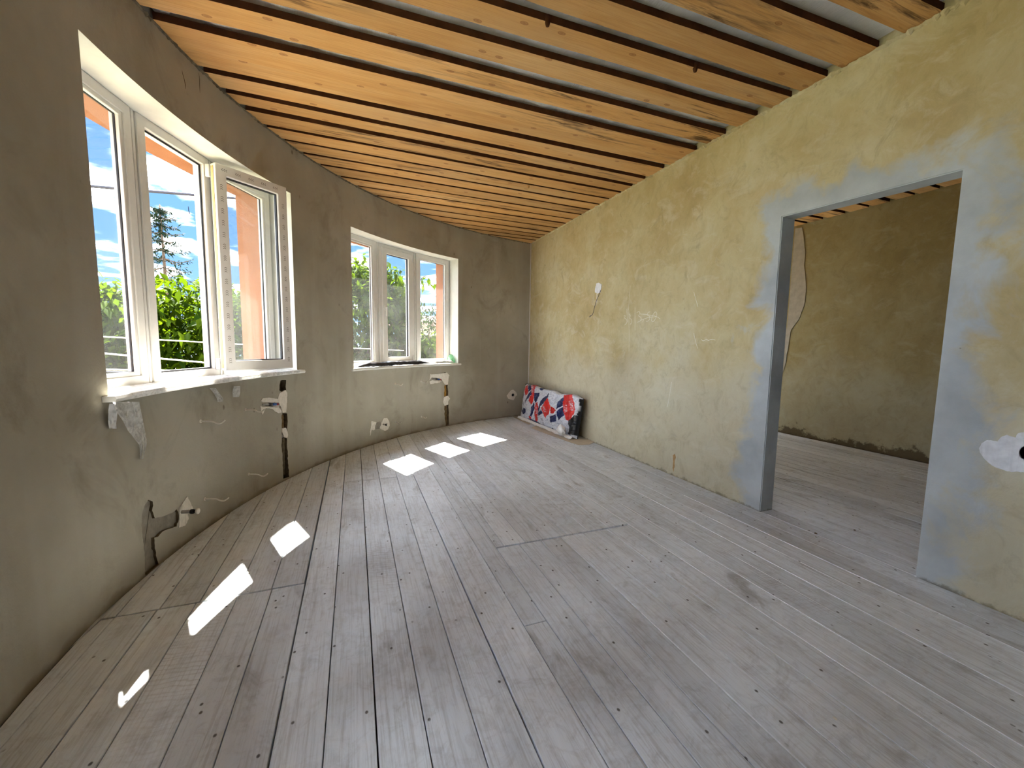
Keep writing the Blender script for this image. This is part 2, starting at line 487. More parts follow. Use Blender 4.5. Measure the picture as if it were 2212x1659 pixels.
M = dict(
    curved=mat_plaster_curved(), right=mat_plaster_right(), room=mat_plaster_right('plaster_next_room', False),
    plank=mat_plank(), board=mat_board(), membrane=mat_membrane(), glass=mat_glass(), stucco=mat_stucco(),
    white=mat_plain('white_plastic_frame', srgb(226, 224, 220), 0.35, 0.45, var=0.03),
    reveal=mat_plain('white_reveal_plaster', srgb(226, 226, 218), 0.85, 0.2, var=0.05, scale=9),
    sill=mat_plain('white_sill', srgb(232, 230, 224), 0.4, 0.4, var=0.03),
    dark=mat_plain('dark_subfloor', srgb(52, 44, 36), 0.9, 0.1, var=0.3),
    slab=mat_plain('upper_slab', srgb(90, 80, 70), 0.9, 0.1, var=0.2),
    dust=mat_plain('pale_dust', srgb(232, 234, 238), 0.95, 0.05, var=0.08, scale=60),
    mortar=mat_plain('grey_mortar', srgb(142, 136, 124), 0.95, 0.1, var=0.18, scale=25),
    gypsum=mat_plain('white_gypsum', srgb(226, 220, 208), 0.9, 0.15, var=0.10, scale=40),
    white_gypsum=mat_plain('bright_gypsum', srgb(232, 234, 238), 0.85, 0.2, var=0.10, scale=30),
    strip=mat_plain('dull_gypsum', srgb(176, 168, 156), 0.95, 0.1, var=0.12, scale=14),
    crumble=mat_plain('crumbly_mortar', srgb(112, 102, 84), 0.98, 0.05, var=0.45, scale=35),
    chase=mat_plain('raw_chase', srgb(104, 92, 72), 0.98, 0.05, var=0.35, scale=40),
    foam=mat_plain('yellow_brown_insulation', srgb(168, 128, 62), 0.95, 0.1, var=0.4, scale=30),
    brownfoam=mat_plain('brown_insulation', srgb(122, 102, 70), 0.95, 0.1, var=0.35, scale=30),
    black=mat_plain('black_plastic', srgb(28, 27, 27), 0.4, 0.4, var=0.2),
    blue=mat_plain('blue_plastic', srgb(40, 84, 160), 0.4, 0.4, var=0.1),
    red=mat_plain('red_plastic', srgb(190, 50, 44), 0.4, 0.4, var=0.1),
    hook=mat_plain('white_painted_metal', srgb(226, 220, 206), 0.45, 0.4, var=0.05),
    metal=mat_plain('grey_metal', srgb(160, 158, 154), 0.35, 0.5, metal=0.8, var=0.1),
    chalk=mat_plain('chalk', srgb(238, 236, 228), 0.95, 0.05, var=0.05),
    rust=mat_plain('rust_stain', srgb(186, 150, 104), 0.95, 0.05, var=0.25),
    crack=mat_plain('dark_crack', srgb(70, 52, 34), 0.95, 0.05, var=0.25),
    gasket=mat_plain('dark_gasket', srgb(44, 44, 48), 0.6, 0.3, var=0.1),
    tan=mat_plain('tan_edge', srgb(198, 168, 116), 0.6, 0.3, var=0.1),
    print=mat_plain('grey_print', srgb(120, 114, 108), 0.6, 0.3, var=0.1),
    film=mat_film('clear_film', (0.9, 0.9, 0.88), 0.5, 0.2),
    greenfilm=mat_film('green_film', (0.35, 0.70, 0.42), 0.22, 0.25),
    blackfilm=mat_plain('black_film', srgb(36, 34, 36), 0.28, 0.6, var=0.3),
    foamwhite=mat_plain('white_foam', srgb(240, 240, 238), 0.6, 0.3, var=0.05),
    edge=mat_plain('shaded_board_edge', srgb(78, 48, 28), 0.9, 0.1, var=0.3, scale=12),  # board sides: shade in the ceiling gaps is put into this brown
    card=mat_plain('cardboard', srgb(196, 182, 160), 0.85, 0.15, var=0.08),
    cable=mat_plain('dark_cable', srgb(60, 66, 78), 0.6, 0.3, var=0.1),
    whitecable=mat_plain('pale_cable', srgb(226, 228, 226), 0.5, 0.3, var=0.05),
    bark=mat_plain('bark', srgb(92, 78, 64), 0.95, 0.1, var=0.3),
    ground=mat_plain('yard', srgb(140, 138, 112), 0.95, 0.1, var=0.1, scale=2),
    leaf=mat_leaf('cherry_leaf', srgb(22, 46, 8), srgb(70, 90, 12)),
    leaf2=mat_leaf('dark_leaf', srgb(14, 30, 10), srgb(38, 54, 16), 0.35),
    needle=mat_leaf('spruce_needle', srgb(16, 26, 22), srgb(32, 46, 34), 0.2),
    housewall=mat_plain('house_wall', srgb(226, 214, 200), 0.9, 0.1, var=0.05),
    houseroof=mat_plain('house_roof', srgb(150, 118, 110), 0.8, 0.2, var=0.15),
    pack=mat_attr('printed_plastic'),
)

# ------------------------------------------------------------------ object helpers
def link(name, me, mat, parent=None, smooth=False):
    o = bpy.data.objects.new(name, me)
    C.objects.link(o)
    if mat is not None:
        for k in (mat if isinstance(mat, (list, tuple)) else [mat]):
            me.materials.append(k)
    if smooth:
        for p in me.polygons:
            p.use_smooth = True
    if parent is not None:
        o.parent = parent
        o.matrix_parent_inverse = Matrix.Translation(parent.location).inverted()
    return o

def from_bm(name, bm, mat, parent=None, smooth=False):
    me = bpy.data.meshes.new(name)
    bm.normal_update()
    bm.to_mesh(me)
    bm.free()
    return link(name, me, mat, parent, smooth)

def pyd(name, vs, fs, mat, parent=None, smooth=False):
    me = bpy.data.meshes.new(name)
    me.from_pydata([tuple(v) for v in vs], [], fs)
    me.update()
    bm = bmesh.new(); bm.from_mesh(me)
    bmesh.ops.recalc_face_normals(bm, faces=bm.faces)
    bm.to_mesh(me); bm.free()
    return link(name, me, mat, parent, smooth)

def tag(o, label, cat, group=None, kind=None):
    o['label'] = label
    o['category'] = cat
    if group:
        o['group'] = group
    if kind:
        o['kind'] = kind
    return o

def empty(name, loc, label=None, cat=None, group=None, kind=None):
    o = bpy.data.objects.new(name, None)
    C.objects.link(o)
    o.location = loc
    o.empty_display_size = 0.1
    if label:
        tag(o, label, cat, group, kind)
    return o

def box_vf(x0, x1, y0, y1, z0, z1):
    v = [(x, y, z) for z in (z0, z1) for y in (y0, y1) for x in (x0, x1)]
    f = [(0, 2, 3, 1), (4, 5, 7, 6), (0, 1, 5, 4), (2, 6, 7, 3), (0, 4, 6, 2), (1, 3, 7, 5)]
    return v, f

def box(name, dims, mat, parent=None, bev=0.0):
    v, f = box_vf(*dims)
    bm = bmesh.new()
    vs = [bm.verts.new(p) for p in v]
    for q in f:
        bm.faces.new([vs[k] for k in q])
    if bev:
        bmesh.ops.bevel(bm, geom=bm.edges[:], offset=bev, segments=2, affect='EDGES', profile=0.6)
    bmesh.ops.recalc_face_normals(bm, faces=bm.faces)
    return from_bm(name, bm, mat, parent)

def tube_vf(pts, rad, seg=8, caps=True):
    pts = [Vector(p) for p in pts]
    rads = rad if isinstance(rad, (list, tuple)) else [rad] * len(pts)
    vs, fs = [], []
    prev = None
    for k, p in enumerate(pts):
        t = (pts[min(k + 1, len(pts) - 1)] - pts[max(k - 1, 0)]).normalized()
        if prev is None:
            a = t.orthogonal().normalized()
        else:
            a = (prev - t * prev.dot(t)).normalized()
        prev = a
        b = t.cross(a)
        for s in range(seg):
            q = 2 * math.pi * s / seg
            vs.append(p + (a * math.cos(q) + b * math.sin(q)) * rads[k])
    for k in range(len(pts) - 1):
        for s in range(seg):
            i, j = k * seg + s, k * seg + (s + 1) % seg
            fs.append((i, j, j + seg, i + seg))
    if caps:
        fs.append(tuple(range(seg))[::-1])
        fs.append(tuple((len(pts) - 1) * seg + s for s in range(seg)))
    return vs, fs

def tube(name, pts, rad, mat, parent=None, seg=8):
    v, f = tube_vf(pts, rad, seg)
    return pyd(name, v, f, mat, parent, True)

def bez(pts, n=8):
    """smooth polyline through points"""
    pts = [Vector(p) for p in pts]
    out = []
    for k in range(len(pts) - 1):
        p0 = pts[max(k - 1, 0)]; p1 = pts[k]; p2 = pts[k + 1]; p3 = pts[min(k + 2, len(pts) - 1)]
        for s in range(n):
            t = s / n
            out.append(0.5 * ((2 * p1) + (p2 - p0) * t + (2 * p0 - 5 * p1 + 4 * p2 - p3) * t * t + (3 * p1 - p0 - 3 * p2 + p3) * t ** 3))
    out.append(pts[-1])
    return out

def ring_vf(w0, w1, h0, h1, face, d0, d1, fr=None):
    """rectangular ring, local x = width, y = depth, z = height; face may be (l, r, b, t)"""
    fl, fr_, fb, ft = face if isinstance(face, (tuple, list)) else (face,) * 4
    o = [(w0, h0), (w1, h0), (w1, h1), (w0, h1)]
    i = [(w0 + fl, h0 + fb), (w1 - fr_, h0 + fb), (w1 - fr_, h1 - ft), (w0 + fl, h1 - ft)]
    vs = [(x, d0, z) for x, z in o] + [(x, d0, z) for x, z in i] + [(x, d1, z) for x, z in o] + [(x, d1, z) for x, z in i]
    fs = []
    for k in range(4):
        j = (k + 1) % 4
        fs += [(k, j, 4 + j, 4 + k), (8 + j, 8 + k, 12 + k, 12 + j), (k, 8 + k, 8 + j, j), (4 + k, 4 + j, 12 + j, 12 + k)]
    return vs, fs

def place(vf, mtx):
    v, f = vf
    return [mtx @ Vector(p) for p in v], f

def ring_obj(name, args, mtx, mat, parent, bev=0.003):
    v, f = place(ring_vf(*args), mtx)
    bm = bmesh.new()
    q = [bm.verts.new(p) for p in v]
    for t in f:
        bm.faces.new([q[k] for k in t])
    bmesh.ops.recalc_face_normals(bm, faces=bm.faces)
    if bev:
        bmesh.ops.bevel(bm, geom=bm.edges[:], offset=bev, segments=1, affect='EDGES')
    return from_bm(name, bm, mat, parent)

rnd = random.Random(7)

# ================================================================== STRUCTURE
WIN = [dict(a0=150.52, a1=174.15, z0=0.977, z1=2.580), dict(a0=116.12, a1=139.80, z0=0.944, z1=2.532), dict(a0=185.0, a1=208.6, z0=0.977, z1=2.580)]  # last entry: assumed unseen window, added to brighten floor and straight wall

def build_wall_left():
    cuts = {A0, A1}
    for w in WIN:
        cuts |= {w['a0'], w['a1']}
    k = A0
    while k < A1:
        if all(abs(k - c) > 0.4 for c in cuts):
            cuts.add(k)
        k += 1.0
    ang = sorted(cuts)
    zs = sorted({-0.06, H + 0.25} | {w['z0'] for w in WIN} | {w['z1'] for w in WIN} | {0.35, 0.7, 1.5, 2.0, 2.8})
    na, nz = len(ang) - 1, len(zs) - 1
    def hole(i, j):
        am, zm = (ang[i] + ang[i + 1]) / 2, (zs[j] + zs[j + 1]) / 2
        return any(w['a0'] < am < w['a1'] and w['z0'] < zm < w['z1'] for w in WIN)
    solid = {(i, j) for i in range(na) for j in range(nz) if not hole(i, j)}
    bm = bmesh.new()
    vi, vm, vo = {}, {}, {}
    RM = RFR + 0.035
    for i, a in enumerate(ang):
        for j, z in enumerate(zs):
            vi[i, j] = bm.verts.new(pol(a, RAD, z))
            vm[i, j] = bm.verts.new(pol(a, RM, z))
            vo[i, j] = bm.verts.new(pol(a, ROUT, z))
    def face(vs, mi):
        f = bm.faces.new(vs); f.material_index = mi
    for i, j in solid:
        face([vi[i, j], vi[i, j + 1], vi[i + 1, j + 1], vi[i + 1, j]], 0)
        face([vo[i, j], vo[i + 1, j], vo[i + 1, j + 1], vo[i, j + 1]], 2)
        for (di, dj, e) in ((-1, 0, ((0, 0), (0, 1))), (1, 0, ((1, 1), (1, 0))), (0, -1, ((1, 0), (0, 0))), (0, 1, ((0, 1), (1, 1)))):
            if (i + di, j + dj) in solid:
                continue
            inwin = 0 <= i + di < na and 0 <= j + dj < nz
            p, q = (i + e[0][0], j + e[0][1]), (i + e[1][0], j + e[1][1])
            face([vi[p], vm[p], vm[q], vi[q]], 1 if inwin else 0)
            face([vm[p], vo[p], vo[q], vm[q]], 2)
    for v in [v for v in bm.verts if not v.link_faces]:
        bm.verts.remove(v)
    bmesh.ops.recalc_face_normals(bm, faces=bm.faces)
    o = from_bm('wall_left', bm, [M['curved'], M['reveal'], M['stucco'], M['chase']])
    tag(o, 'curved bare plaster wall with triple windows', 'wall', kind='structure')
    return o

wall_left = build_wall_left()

# ---- chases and holes cut into the curved wall
def crop(pts, ox, oy, sc):
    return [(ox + x / sc, oy + y / sc) for x, y in pts]

def jag(poly, step=6.0, amp=1.0, seed=1):
    """finer, slightly ragged outline (measured points)"""
    g = random.Random(seed)
    out = []
    for k in range(len(poly)):
        (x0, y0), (x1, y1) = poly[k], poly[(k + 1) % len(poly)]
        d = math.hypot(x1 - x0, y1 - y0)
        m = max(1, int(d / step))
        for s in range(m):
            t = s / m
            e = 0 if s == 0 else amp
            out.append((x0 + (x1 - x0) * t + g.uniform(-e, e), y0 + (y1 - y0) * t + g.uniform(-e, e)))
    return out

def slab_on_curve(name, poly_az, r_in, r_out, mat, parent=None, rough=0.0, seed=3):
    """solid plate that follows the curved wall: outline in (angle, height), between two radii"""
    g = random.Random(seed)
    bm = bmesh.new()
    a = [bm.verts.new(pol(q, r_in + (g.uniform(-rough, rough)), z)) for q, z in poly_az]
    b = [bm.verts.new(pol(q, r_out, z)) for q, z in poly_az]
    fa = bm.faces.new(a)
    fb = bm.faces.new(b[::-1])
    n = len(a)
    for k in range(n):
        bm.faces.new([a[k], b[k], b[(k + 1) % n], a[(k + 1) % n]])
    bmesh.ops.triangulate(bm, faces=[fa, fb])
    bmesh.ops.recalc_face_normals(bm, faces=bm.faces)
    return from_bm(name, bm, mat, parent)

def cz(pts):
    return [on_curve(*p) for p in pts]

CHASE_A_LOW = [(609, 893), (620, 893), (621, 905), (620, 950), (622, 1000), (625, 1030), (612, 1034), (611, 1000), (608, 960)]
CHASE_A_TOP = [(605.5, 822), (618, 821), (617, 835), (618, 843), (608, 846), (603, 843)]
CHASE_A_SIDE = [(566, 872), (566, 876), (606, 880), (606, 869), (590, 868)]
CHASE_B_LOW = crop([(1745, 720), (1795, 715), (1798, 800), (1800, 900), (1805, 1100), (1812, 1250), (1815, 1400), (1760, 1425), (1745, 1300), (1740, 1100), (1732, 850)], 740, 740, 7.9)
CHASE_B_SIDE = crop([(1520, 600), (1600, 605), (1690, 625), (1690, 650), (1600, 640), (1525, 625)], 740, 740, 7.9)
FILL_C = crop([(290, 330), (330, 345), (335, 380), (325, 425), (350, 495), (420, 480), (500, 450), (545, 415), (560, 440), (565, 500), (545, 570), (480, 590), (420, 615), (380, 660), (345, 670), (350, 740), (360, 830), (375, 880), (385, 912), (270, 1030), (262, 960), (262, 900), (255, 780), (240, 640), (230, 560), (235, 480), (255, 390)], 250, 1000, 4.147)
FILL_D = crop([(395, 1215), (430, 1198), (470, 1220), (480, 1270), (465, 1320), (485, 1400), (490, 1450), (470, 1520), (465, 1600), (490, 1700), (500, 1740), (385, 1760), (390, 1600), (390, 1480), (378, 1350), (378, 1280)], 740, 740, 7.9)

def cutter(poly, depth, seed):
    p = [(a, max(z, 0.0)) for a, z in cz(jag(poly, 5, 0.9, seed))]
    o = slab_on_curve('cut', p, RAD - 0.04, RAD + depth, M['chase'])
    return o

def hole_cut(px, py, r, depth=0.09, seg=20):
    a, z = on_curve(px, py)
    ax = -(pol(a, 1) - pol(a, 0))
    v, f = tube_vf([pol(a, RAD - 0.04, z), pol(a, RAD + depth, z)], r, seg)
    return pyd('cut', v, f, M['chase'])

cuts = [cutter(CHASE_A_LOW, 0.055, 1), cutter(CHASE_A_TOP, 0.05, 2), cutter(CHASE_A_SIDE, 0.03, 3),
        cutter(CHASE_B_LOW, 0.055, 4), cutter(CHASE_B_SIDE, 0.03, 5),
        cutter(FILL_C, 0.045, 6), cutter(FILL_D, 0.045, 7), hole_cut(1107, 853, 0.028), hole_cut(952, 815, 0.020), hole_cut(961.5, 806.5, 0.018)]
for c in cuts:
    md = wall_left.modifiers.new('cut', 'BOOLEAN')
    md.operation = 'DIFFERENCE'
    md.object = c
    md.solver = 'EXACT'
    md.material_mode = 'TRANSFER'
dg = bpy.context.evaluated_depsgraph_get()
me_new = bpy.data.meshes.new_from_object(wall_left.evaluated_get(dg))
wall_left.modifiers.clear()
wall_left.data = me_new
for c in cuts:
    bpy.data.objects.remove(c, do_unlink=True)

# ---- straight wall with the door opening
def build_wall_right():
    ys = [YB, DOOR_Y0, DOOR_Y1, 7.25]
    x0, x1 = W, W + WT
    zt = H + 0.25
    bm = bmesh.new()
    top = {DOOR_Y0: DOOR_Z0, DOOR_Y1: DOOR_Z1}
    V = {}
    def v(x, y, z):
        k = (x, y, z)
        if k not in V:
            V[k] = bm.verts.new(k)
        return V[k]
    zb = -0.06
    for x, s in ((x0, 0), (x1, 1)):
        bm.faces.new([v(x, YB, zb), v(x, DOOR_Y0, zb), v(x, DOOR_Y0, DOOR_Z0), v(x, DOOR_Y0, zt), v(x, YB, zt)])
        bm.faces.new([v(x, DOOR_Y0, DOOR_Z0), v(x, DOOR_Y1, DOOR_Z1), v(x, DOOR_Y1, zt), v(x, DOOR_Y0, zt)])
        bm.faces.new([v(x, DOOR_Y1, zb), v(x, 7.25, zb), v(x, 7.25, zt), v(x, DOOR_Y1, zt), v(x, DOOR_Y1, DOOR_Z1)])
    loop = [(YB, zb), (DOOR_Y0, zb), (DOOR_Y0, DOOR_Z0), (DOOR_Y1, DOOR_Z1), (DOOR_Y1, zb), (7.25, zb), (7.25, zt), (DOOR_Y1, zt), (DOOR_Y0, zt), (YB, zt)]
    for k in range(len(loop)):
        (a, b), (c, d) = loop[k], loop[(k + 1) % len(loop)]
        bm.faces.new([v(x0, a, b), v(x0, c, d), v(x1, c, d), v(x1, a, b)])
    bmesh.ops.recalc_face_normals(bm, faces=bm.faces)
    eds = [e for e in bm.edges if all(abs(q.co.y - DOOR_Y0) < 1e-4 or abs(q.co.y - DOOR_Y1) < 1e-4 for q in e.verts) and all(q.co.z < 2.3 for q in e.verts)
           and len(e.link_faces) == 2 and e.calc_face_angle() > 1.0 and abs(e.verts[0].co.x - e.verts[1].co.x) < 1e-4]
    bmesh.ops.bevel(bm, geom=eds, offset=0.006, segments=2, affect='EDGES')
    o = from_bm('wall_right', bm, M['right'])
    tag(o, 'straight yellowish plaster wall with an open doorway', 'wall', kind='structure')
    md = o.modifiers.new('cut', 'BOOLEAN')
    y, z = on_right(2217, 978)
    vv, ff = tube_vf([(W - 0.05, y, z), (W + 0.06, y, z)], 0.034, 24)
    c = pyd('cut', vv, ff, M['gasket'])
    md.operation = 'DIFFERENCE'; md.object = c; md.solver = 'EXACT'; md.material_mode = 'TRANSFER'
    d = bpy.context.evaluated_depsgraph_get()
    me = bpy.data.meshes.new_from_object(o.evaluated_get(d))
    o.modifiers.clear(); o.data = me
    bpy.data.objects.remove(c, do_unlink=True)
    return o
wall_right = build_wall_right()

# ---- walls behind the camera and of the next room
def wall_with_hole(name, axis, pos, thick, lo, hi, hole, mat, label):
    """axis 'x': wall plane x = pos, spans y; axis 'y': plane y = pos, spans x. hole = (a0, a1, z0, z1) or None"""
    zb, zt = -0.06, H + 0.25
    bm = bmesh.new()
    def P(d, a, z):
        return (d, a, z) if axis == 'x' else (a, d, z)
    d0, d1 = pos, pos + thick
    if hole is None:
        sp = box_vf(min(d0, d1), max(d0, d1), lo, hi, zb, zt) if axis == 'x' else box_vf(lo, hi, min(d0, d1), max(d0, d1), zb, zt)
        q = [bm.verts.new(p) for p in sp[0]]
        for f in sp[1]:
            bm.faces.new([q[k] for k in f])
    else:
        a0, a1, z0, z1 = hole
        o_ = [(lo, zb), (hi, zb), (hi, zt), (lo, zt)]
        i_ = [(a0, z0), (a1, z0), (a1, z1), (a0, z1)]
        q = [bm.verts.new(P(d, a, z)) for d in (d0, d1) for a, z in o_ + i_]
        for k in range(4):
            j = (k + 1) % 4
            for f in ((k, j, 4 + j, 4 + k), (8 + k, 8 + j, 12 + j, 12 + k), (k, j, 8 + j, 8 + k), (4 + k, 4 + j, 12 + j, 12 + k)):
                bm.faces.new([q[t] for t in f])
    bmesh.ops.recalc_face_normals(bm, faces=bm.faces)
    o = from_bm(name, bm, mat)
    return tag(o, label, 'wall', kind='structure')

pe = pol(A1, RAD)
XL = pe.x
BACK_HOLE = (0.4, 2.2, 0.9, 2.5)
SIDE_HOLE = (6.6, 4.15, 5.55)
wall_with_hole('wall_side', 'x', XL, -0.45, YB, pe.y - 0.003, None, M['curved'], 'straight plaster wall continuing behind the curved wall')
wall_with_hole('wall_back', 'y', YB, -0.3, XL - 0.45, XF + 0.3, None, M['curved'], 'plain plaster wall closing the room at its near end')
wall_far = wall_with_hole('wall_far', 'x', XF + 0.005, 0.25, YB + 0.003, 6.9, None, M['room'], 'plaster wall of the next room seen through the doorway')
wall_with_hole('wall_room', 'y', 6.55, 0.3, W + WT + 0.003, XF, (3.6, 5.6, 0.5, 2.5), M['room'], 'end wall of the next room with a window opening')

# ---- floor
def footprint(name, z0, z1, mat):
    out = [pol(A0 + (A1 - A0) * k / 60, ROUT - 0.01) for k in range(61)]
    pts = [(p.x, p.y) for p in out] + [(XL - 0.44, YB - 0.29), (XF + 0.25, YB - 0.29), (XF + 0.25, 6.84), (W + WT, 6.84), (W + WT, 7.16)]
    bm = bmesh.new()
    a = [bm.verts.new((x, y, z1)) for x, y in pts]
    b = [bm.verts.new((x, y, z0)) for x, y in pts]
    fs = [bm.faces.new(a), bm.faces.new(b[::-1])]
    n = len(a)
    for k in range(n):
        bm.faces.new([a[k], b[k], b[(k + 1) % n], a[(k + 1) % n]])
    bmesh.ops.triangulate(bm, faces=fs)
    bmesh.ops.recalc_face_normals(bm, faces=bm.faces)
    return from_bm(name, bm, mat)
floor = footprint('floor', -0.20, -0.062, M['dark'])
tag(floor, 'floor of wide grey dusty wooden boards', 'floor', kind='structure')
SEAMS_NEAR = [-1.19, -1.035, -0.882, -0.732, -0.562, -0.415, -0.265, -0.115, 0.04, 0.19, 0.345, 0.50, 0.68, 0.79, 0.94, 1.09, 1.235, 1.39, 1.585, 1.78]
SEAMS_FAR = [-1.19, -1.035, -0.875, -0.72, -0.573, -0.418, -0.268, -0.118, 0.04, 0.193, 0.347, 0.505, 0.69, 0.845, 0.99, 1.14, 1.29, 1.455, 1.615, 1.78]
SEAMS_ALL = [1.78, 1.957, 2.11, 2.25, 2.42, 2.58, 2.735, W - 0.006]
SEAMS_ROOM = [W + WT + 0.006]
while SEAMS_ROOM[-1] < XF - 0.25:
    SEAMS_ROOM.append(SEAMS_ROOM[-1] + rnd.choice([0.15, 0.157, 0.165, 0.17]))
SEAMS_ROOM.append(XF - 0.004)
DARK_SEAM = {-0.882: 5, -0.732: 4, -0.415: 4, -0.265: 6, -0.115: 4, 0.04: 5, 0.345: 3, 0.50: 6, 0.19: 3.5, 0.68: 3, 0.79: 3}

def clip_end(x, yfar):
    s = (RAD - 0.006) ** 2 - (x - CX) ** 2
    return min(yfar, CY + math.sqrt(max(s, 0)))

def clip_near(x, ynear):
    s = (RAD - 0.006) ** 2 - (x - CX) ** 2
    if s <= 0:
        return None
    y = CY - math.sqrt(s)
    return max(ynear, y) if x < pe.x + 0.01 else ynear

PLANK_N = [0]
def plank(x0, x1, y0, y1, g0=0.0015, g1=0.0015, parent=None, clip=True):
    xa, xb = x0 + g0 / 2, x1 - g1 / 2
    rr = RAD - 0.006
    lo = CX - rr + 0.002
    if clip and xb <= lo + 0.01:
        return None
    if clip:
        xa = max(xa, lo)
    xs = [xa + (xb - xa) * k / 4 for k in range(5)]
    if clip:
        top = [(x, clip_end(x, y1)) for x in xs]
        bot = [(x, max(y0, (CY - math.sqrt(max(rr * rr - (x - CX) ** 2, 0))) if x < pe.x + 0.006 else y0)) for x in xs]
    else:
        top = [(x, y1) for x in xs]; bot = [(x, y0) for x in xs]
    if max(t[1] - b[1] for t, b in zip(top, bot)) < 0.05:
        return None
    if all(abs(t[1] - y1) < 1e-6 for t in top):
        top = [top[0], top[-1]]
    if all(abs(t[1] - y0) < 1e-6 for t in bot):
        bot = [bot[0], bot[-1]]
    poly = bot + top[::-1]
    clean = []
    for p in poly:
        if not clean or math.hypot(p[0] - clean[-1][0], p[1] - clean[-1][1]) > 0.0015:
            clean.append(p)
    if math.hypot(clean[0][0] - clean[-1][0], clean[0][1] - clean[-1][1]) < 0.0015:
        clean.pop()
    dz = rnd.uniform(-0.0012, 0.0012)
    tilt = rnd.uniform(-0.006, 0.006)
    xm = (x0 + x1) / 2
    bm = bmesh.new()
    a = [bm.verts.new((x, y, dz + (x - xm) * tilt)) for x, y in clean]
    b = [bm.verts.new((x, y, -0.06)) for x, y in clean]
    f = bm.faces.new(a)
    bm.faces.new(b[::-1])
    n = len(a)
    for k in range(n):
        bm.faces.new([a[k], b[k], b[(k + 1) % n], a[(k + 1) % n]])
    bmesh.ops.recalc_face_normals(bm, faces=bm.faces)
    bmesh.ops.bevel(bm, geom=list(f.edges), offset=0.0018, segments=1, affect='EDGES')
    PLANK_N[0] += 1
    return from_bm('plank', bm, M['plank'], parent or floor)

def gap(x):
    for k, g in DARK_SEAM.items():
        if abs(k - x) < 0.02:
            return g / 1000.0
    return 0.0030

def column(x0, x1, joints, ylo=YB + 0.01, yhi=9.0, **k):
    ys = [ylo] + sorted(joints) + [yhi]
    for a, b in zip(ys[:-1], ys[1:]):
        plank(x0, x1, a + 0.0012, b - 0.0012, gap(x0), gap(x1), **k)

JY = 2.243
for k in range(len(SEAMS_NEAR) - 1):
    x0, x1 = SEAMS_NEAR[k], SEAMS_NEAR[k + 1]
    jn = [-0.4 - 0.35 * ((k * 7) % 4)]
    if 0.67 < x0 < 0.69:
        jn.append(1.55)
    if x1 < -0.25 or x0 > 0.78:
        column(x0, x1, jn, yhi=(JY - 0.004) if x0 < 0 else (JY + 0.012 - 0.009))
    else:
        # these boards run through under the joint line
        jf = [3.828] if (-0.13 < x0 < 0.2) else []
        column(x0, x1, jn + jf)
for k in range(len(SEAMS_FAR) - 1):
    x0, x1 = SEAMS_FAR[k], SEAMS_FAR[k + 1]
    jf = [3.828] if -0.3 < x0 < -0.2 else []
    if x1 < -0.25 or x0 > 0.80:
        column(x0, x1, jf, ylo=(JY + 0.004) if x0 < 0 else (JY + 0.012 + 0.007))
    elif 0.68 < x0 < 0.70:
        pass
plank(0.79, 0.845, JY + 0.0202, 9.0, 0.002, 0.0018)
for k in range(len(SEAMS_ALL) - 1):
    x0, x1 = SEAMS_ALL[k], SEAMS_ALL[k + 1]
    xm = (x0 + x1) / 2
    j = [-0.6 - 0.5 * (k % 3)]
    if 1.95 < xm < 2.11: j.append(2.696)
    if 2.11 < xm < 2.25: j.append(3.044)
    if 2.25 < xm < 2.74: j.append(3.385)
    if xm > 2.74: j.append(3.034)
    column(x0, x1, j)
# the threshold and the next room
plank(W - 0.004, W + WT + 0.004, DOOR_Y0 + 0.004, DOOR_Y1 - 0.004, 0.002, 0.002, clip=False)
for k in range(len(SEAMS_ROOM) - 1):
    x0, x1 = SEAMS_ROOM[k], SEAMS_ROOM[k + 1]
    g = 0.009 if k % 2 else 0.006
    j = [0.4 + 0.7 * (k % 3)] if k % 4 == 1 else []
    ys = [YB + 0.01] + j + [6.54]
    for a, b in zip(ys[:-1], ys[1:]):
        plank(x0, x1, a + 0.001, b - 0.001, g, g, clip=False)
# pale dust packed into a few seams
for x, y0, y1, wd in ((1.78, -0.5, 4.2, 0.0065), (1.957, -0.3, 2.6, 0.0028), (2.25, -0.3, 3.0, 0.003), (2.58, -0.2, 2.6, 0.0025), (W + 0.002, 0.9, 2.1, 0.003), (1.235, -0.3, 1.5, 0.002)):
    pts = []
    y = y0
    vs, fs = [], []
    k = 0
    while y < y1:
        ww = wd * rnd.uniform(0.5, 1.15) / 2
        xx = x + rnd.uniform(-0.0006, 0.0006)
        vs += [(xx - ww, y, 0.0026), (xx + ww, y, 0.0026), (xx + ww, y, -0.02), (xx - ww, y, -0.02)]
        if k:
            b = 4 * k
            fs += [(b - 4, b - 3, b + 1, b), (b - 3, b - 2, b + 2, b + 1), (b - 1, b - 4, b, b + 3)]
        k += 1
        y += 0.06
    pyd('seam_dust', vs, fs, M['dust'], floor)

# ---- ceiling: slab above, membrane, boards
ceil = footprint('ceiling', H + 0.252, H + 0.40, M['slab'])
tag(ceil, 'ceiling of orange pine boards with open gaps under pale membrane', 'ceiling', kind='structure')

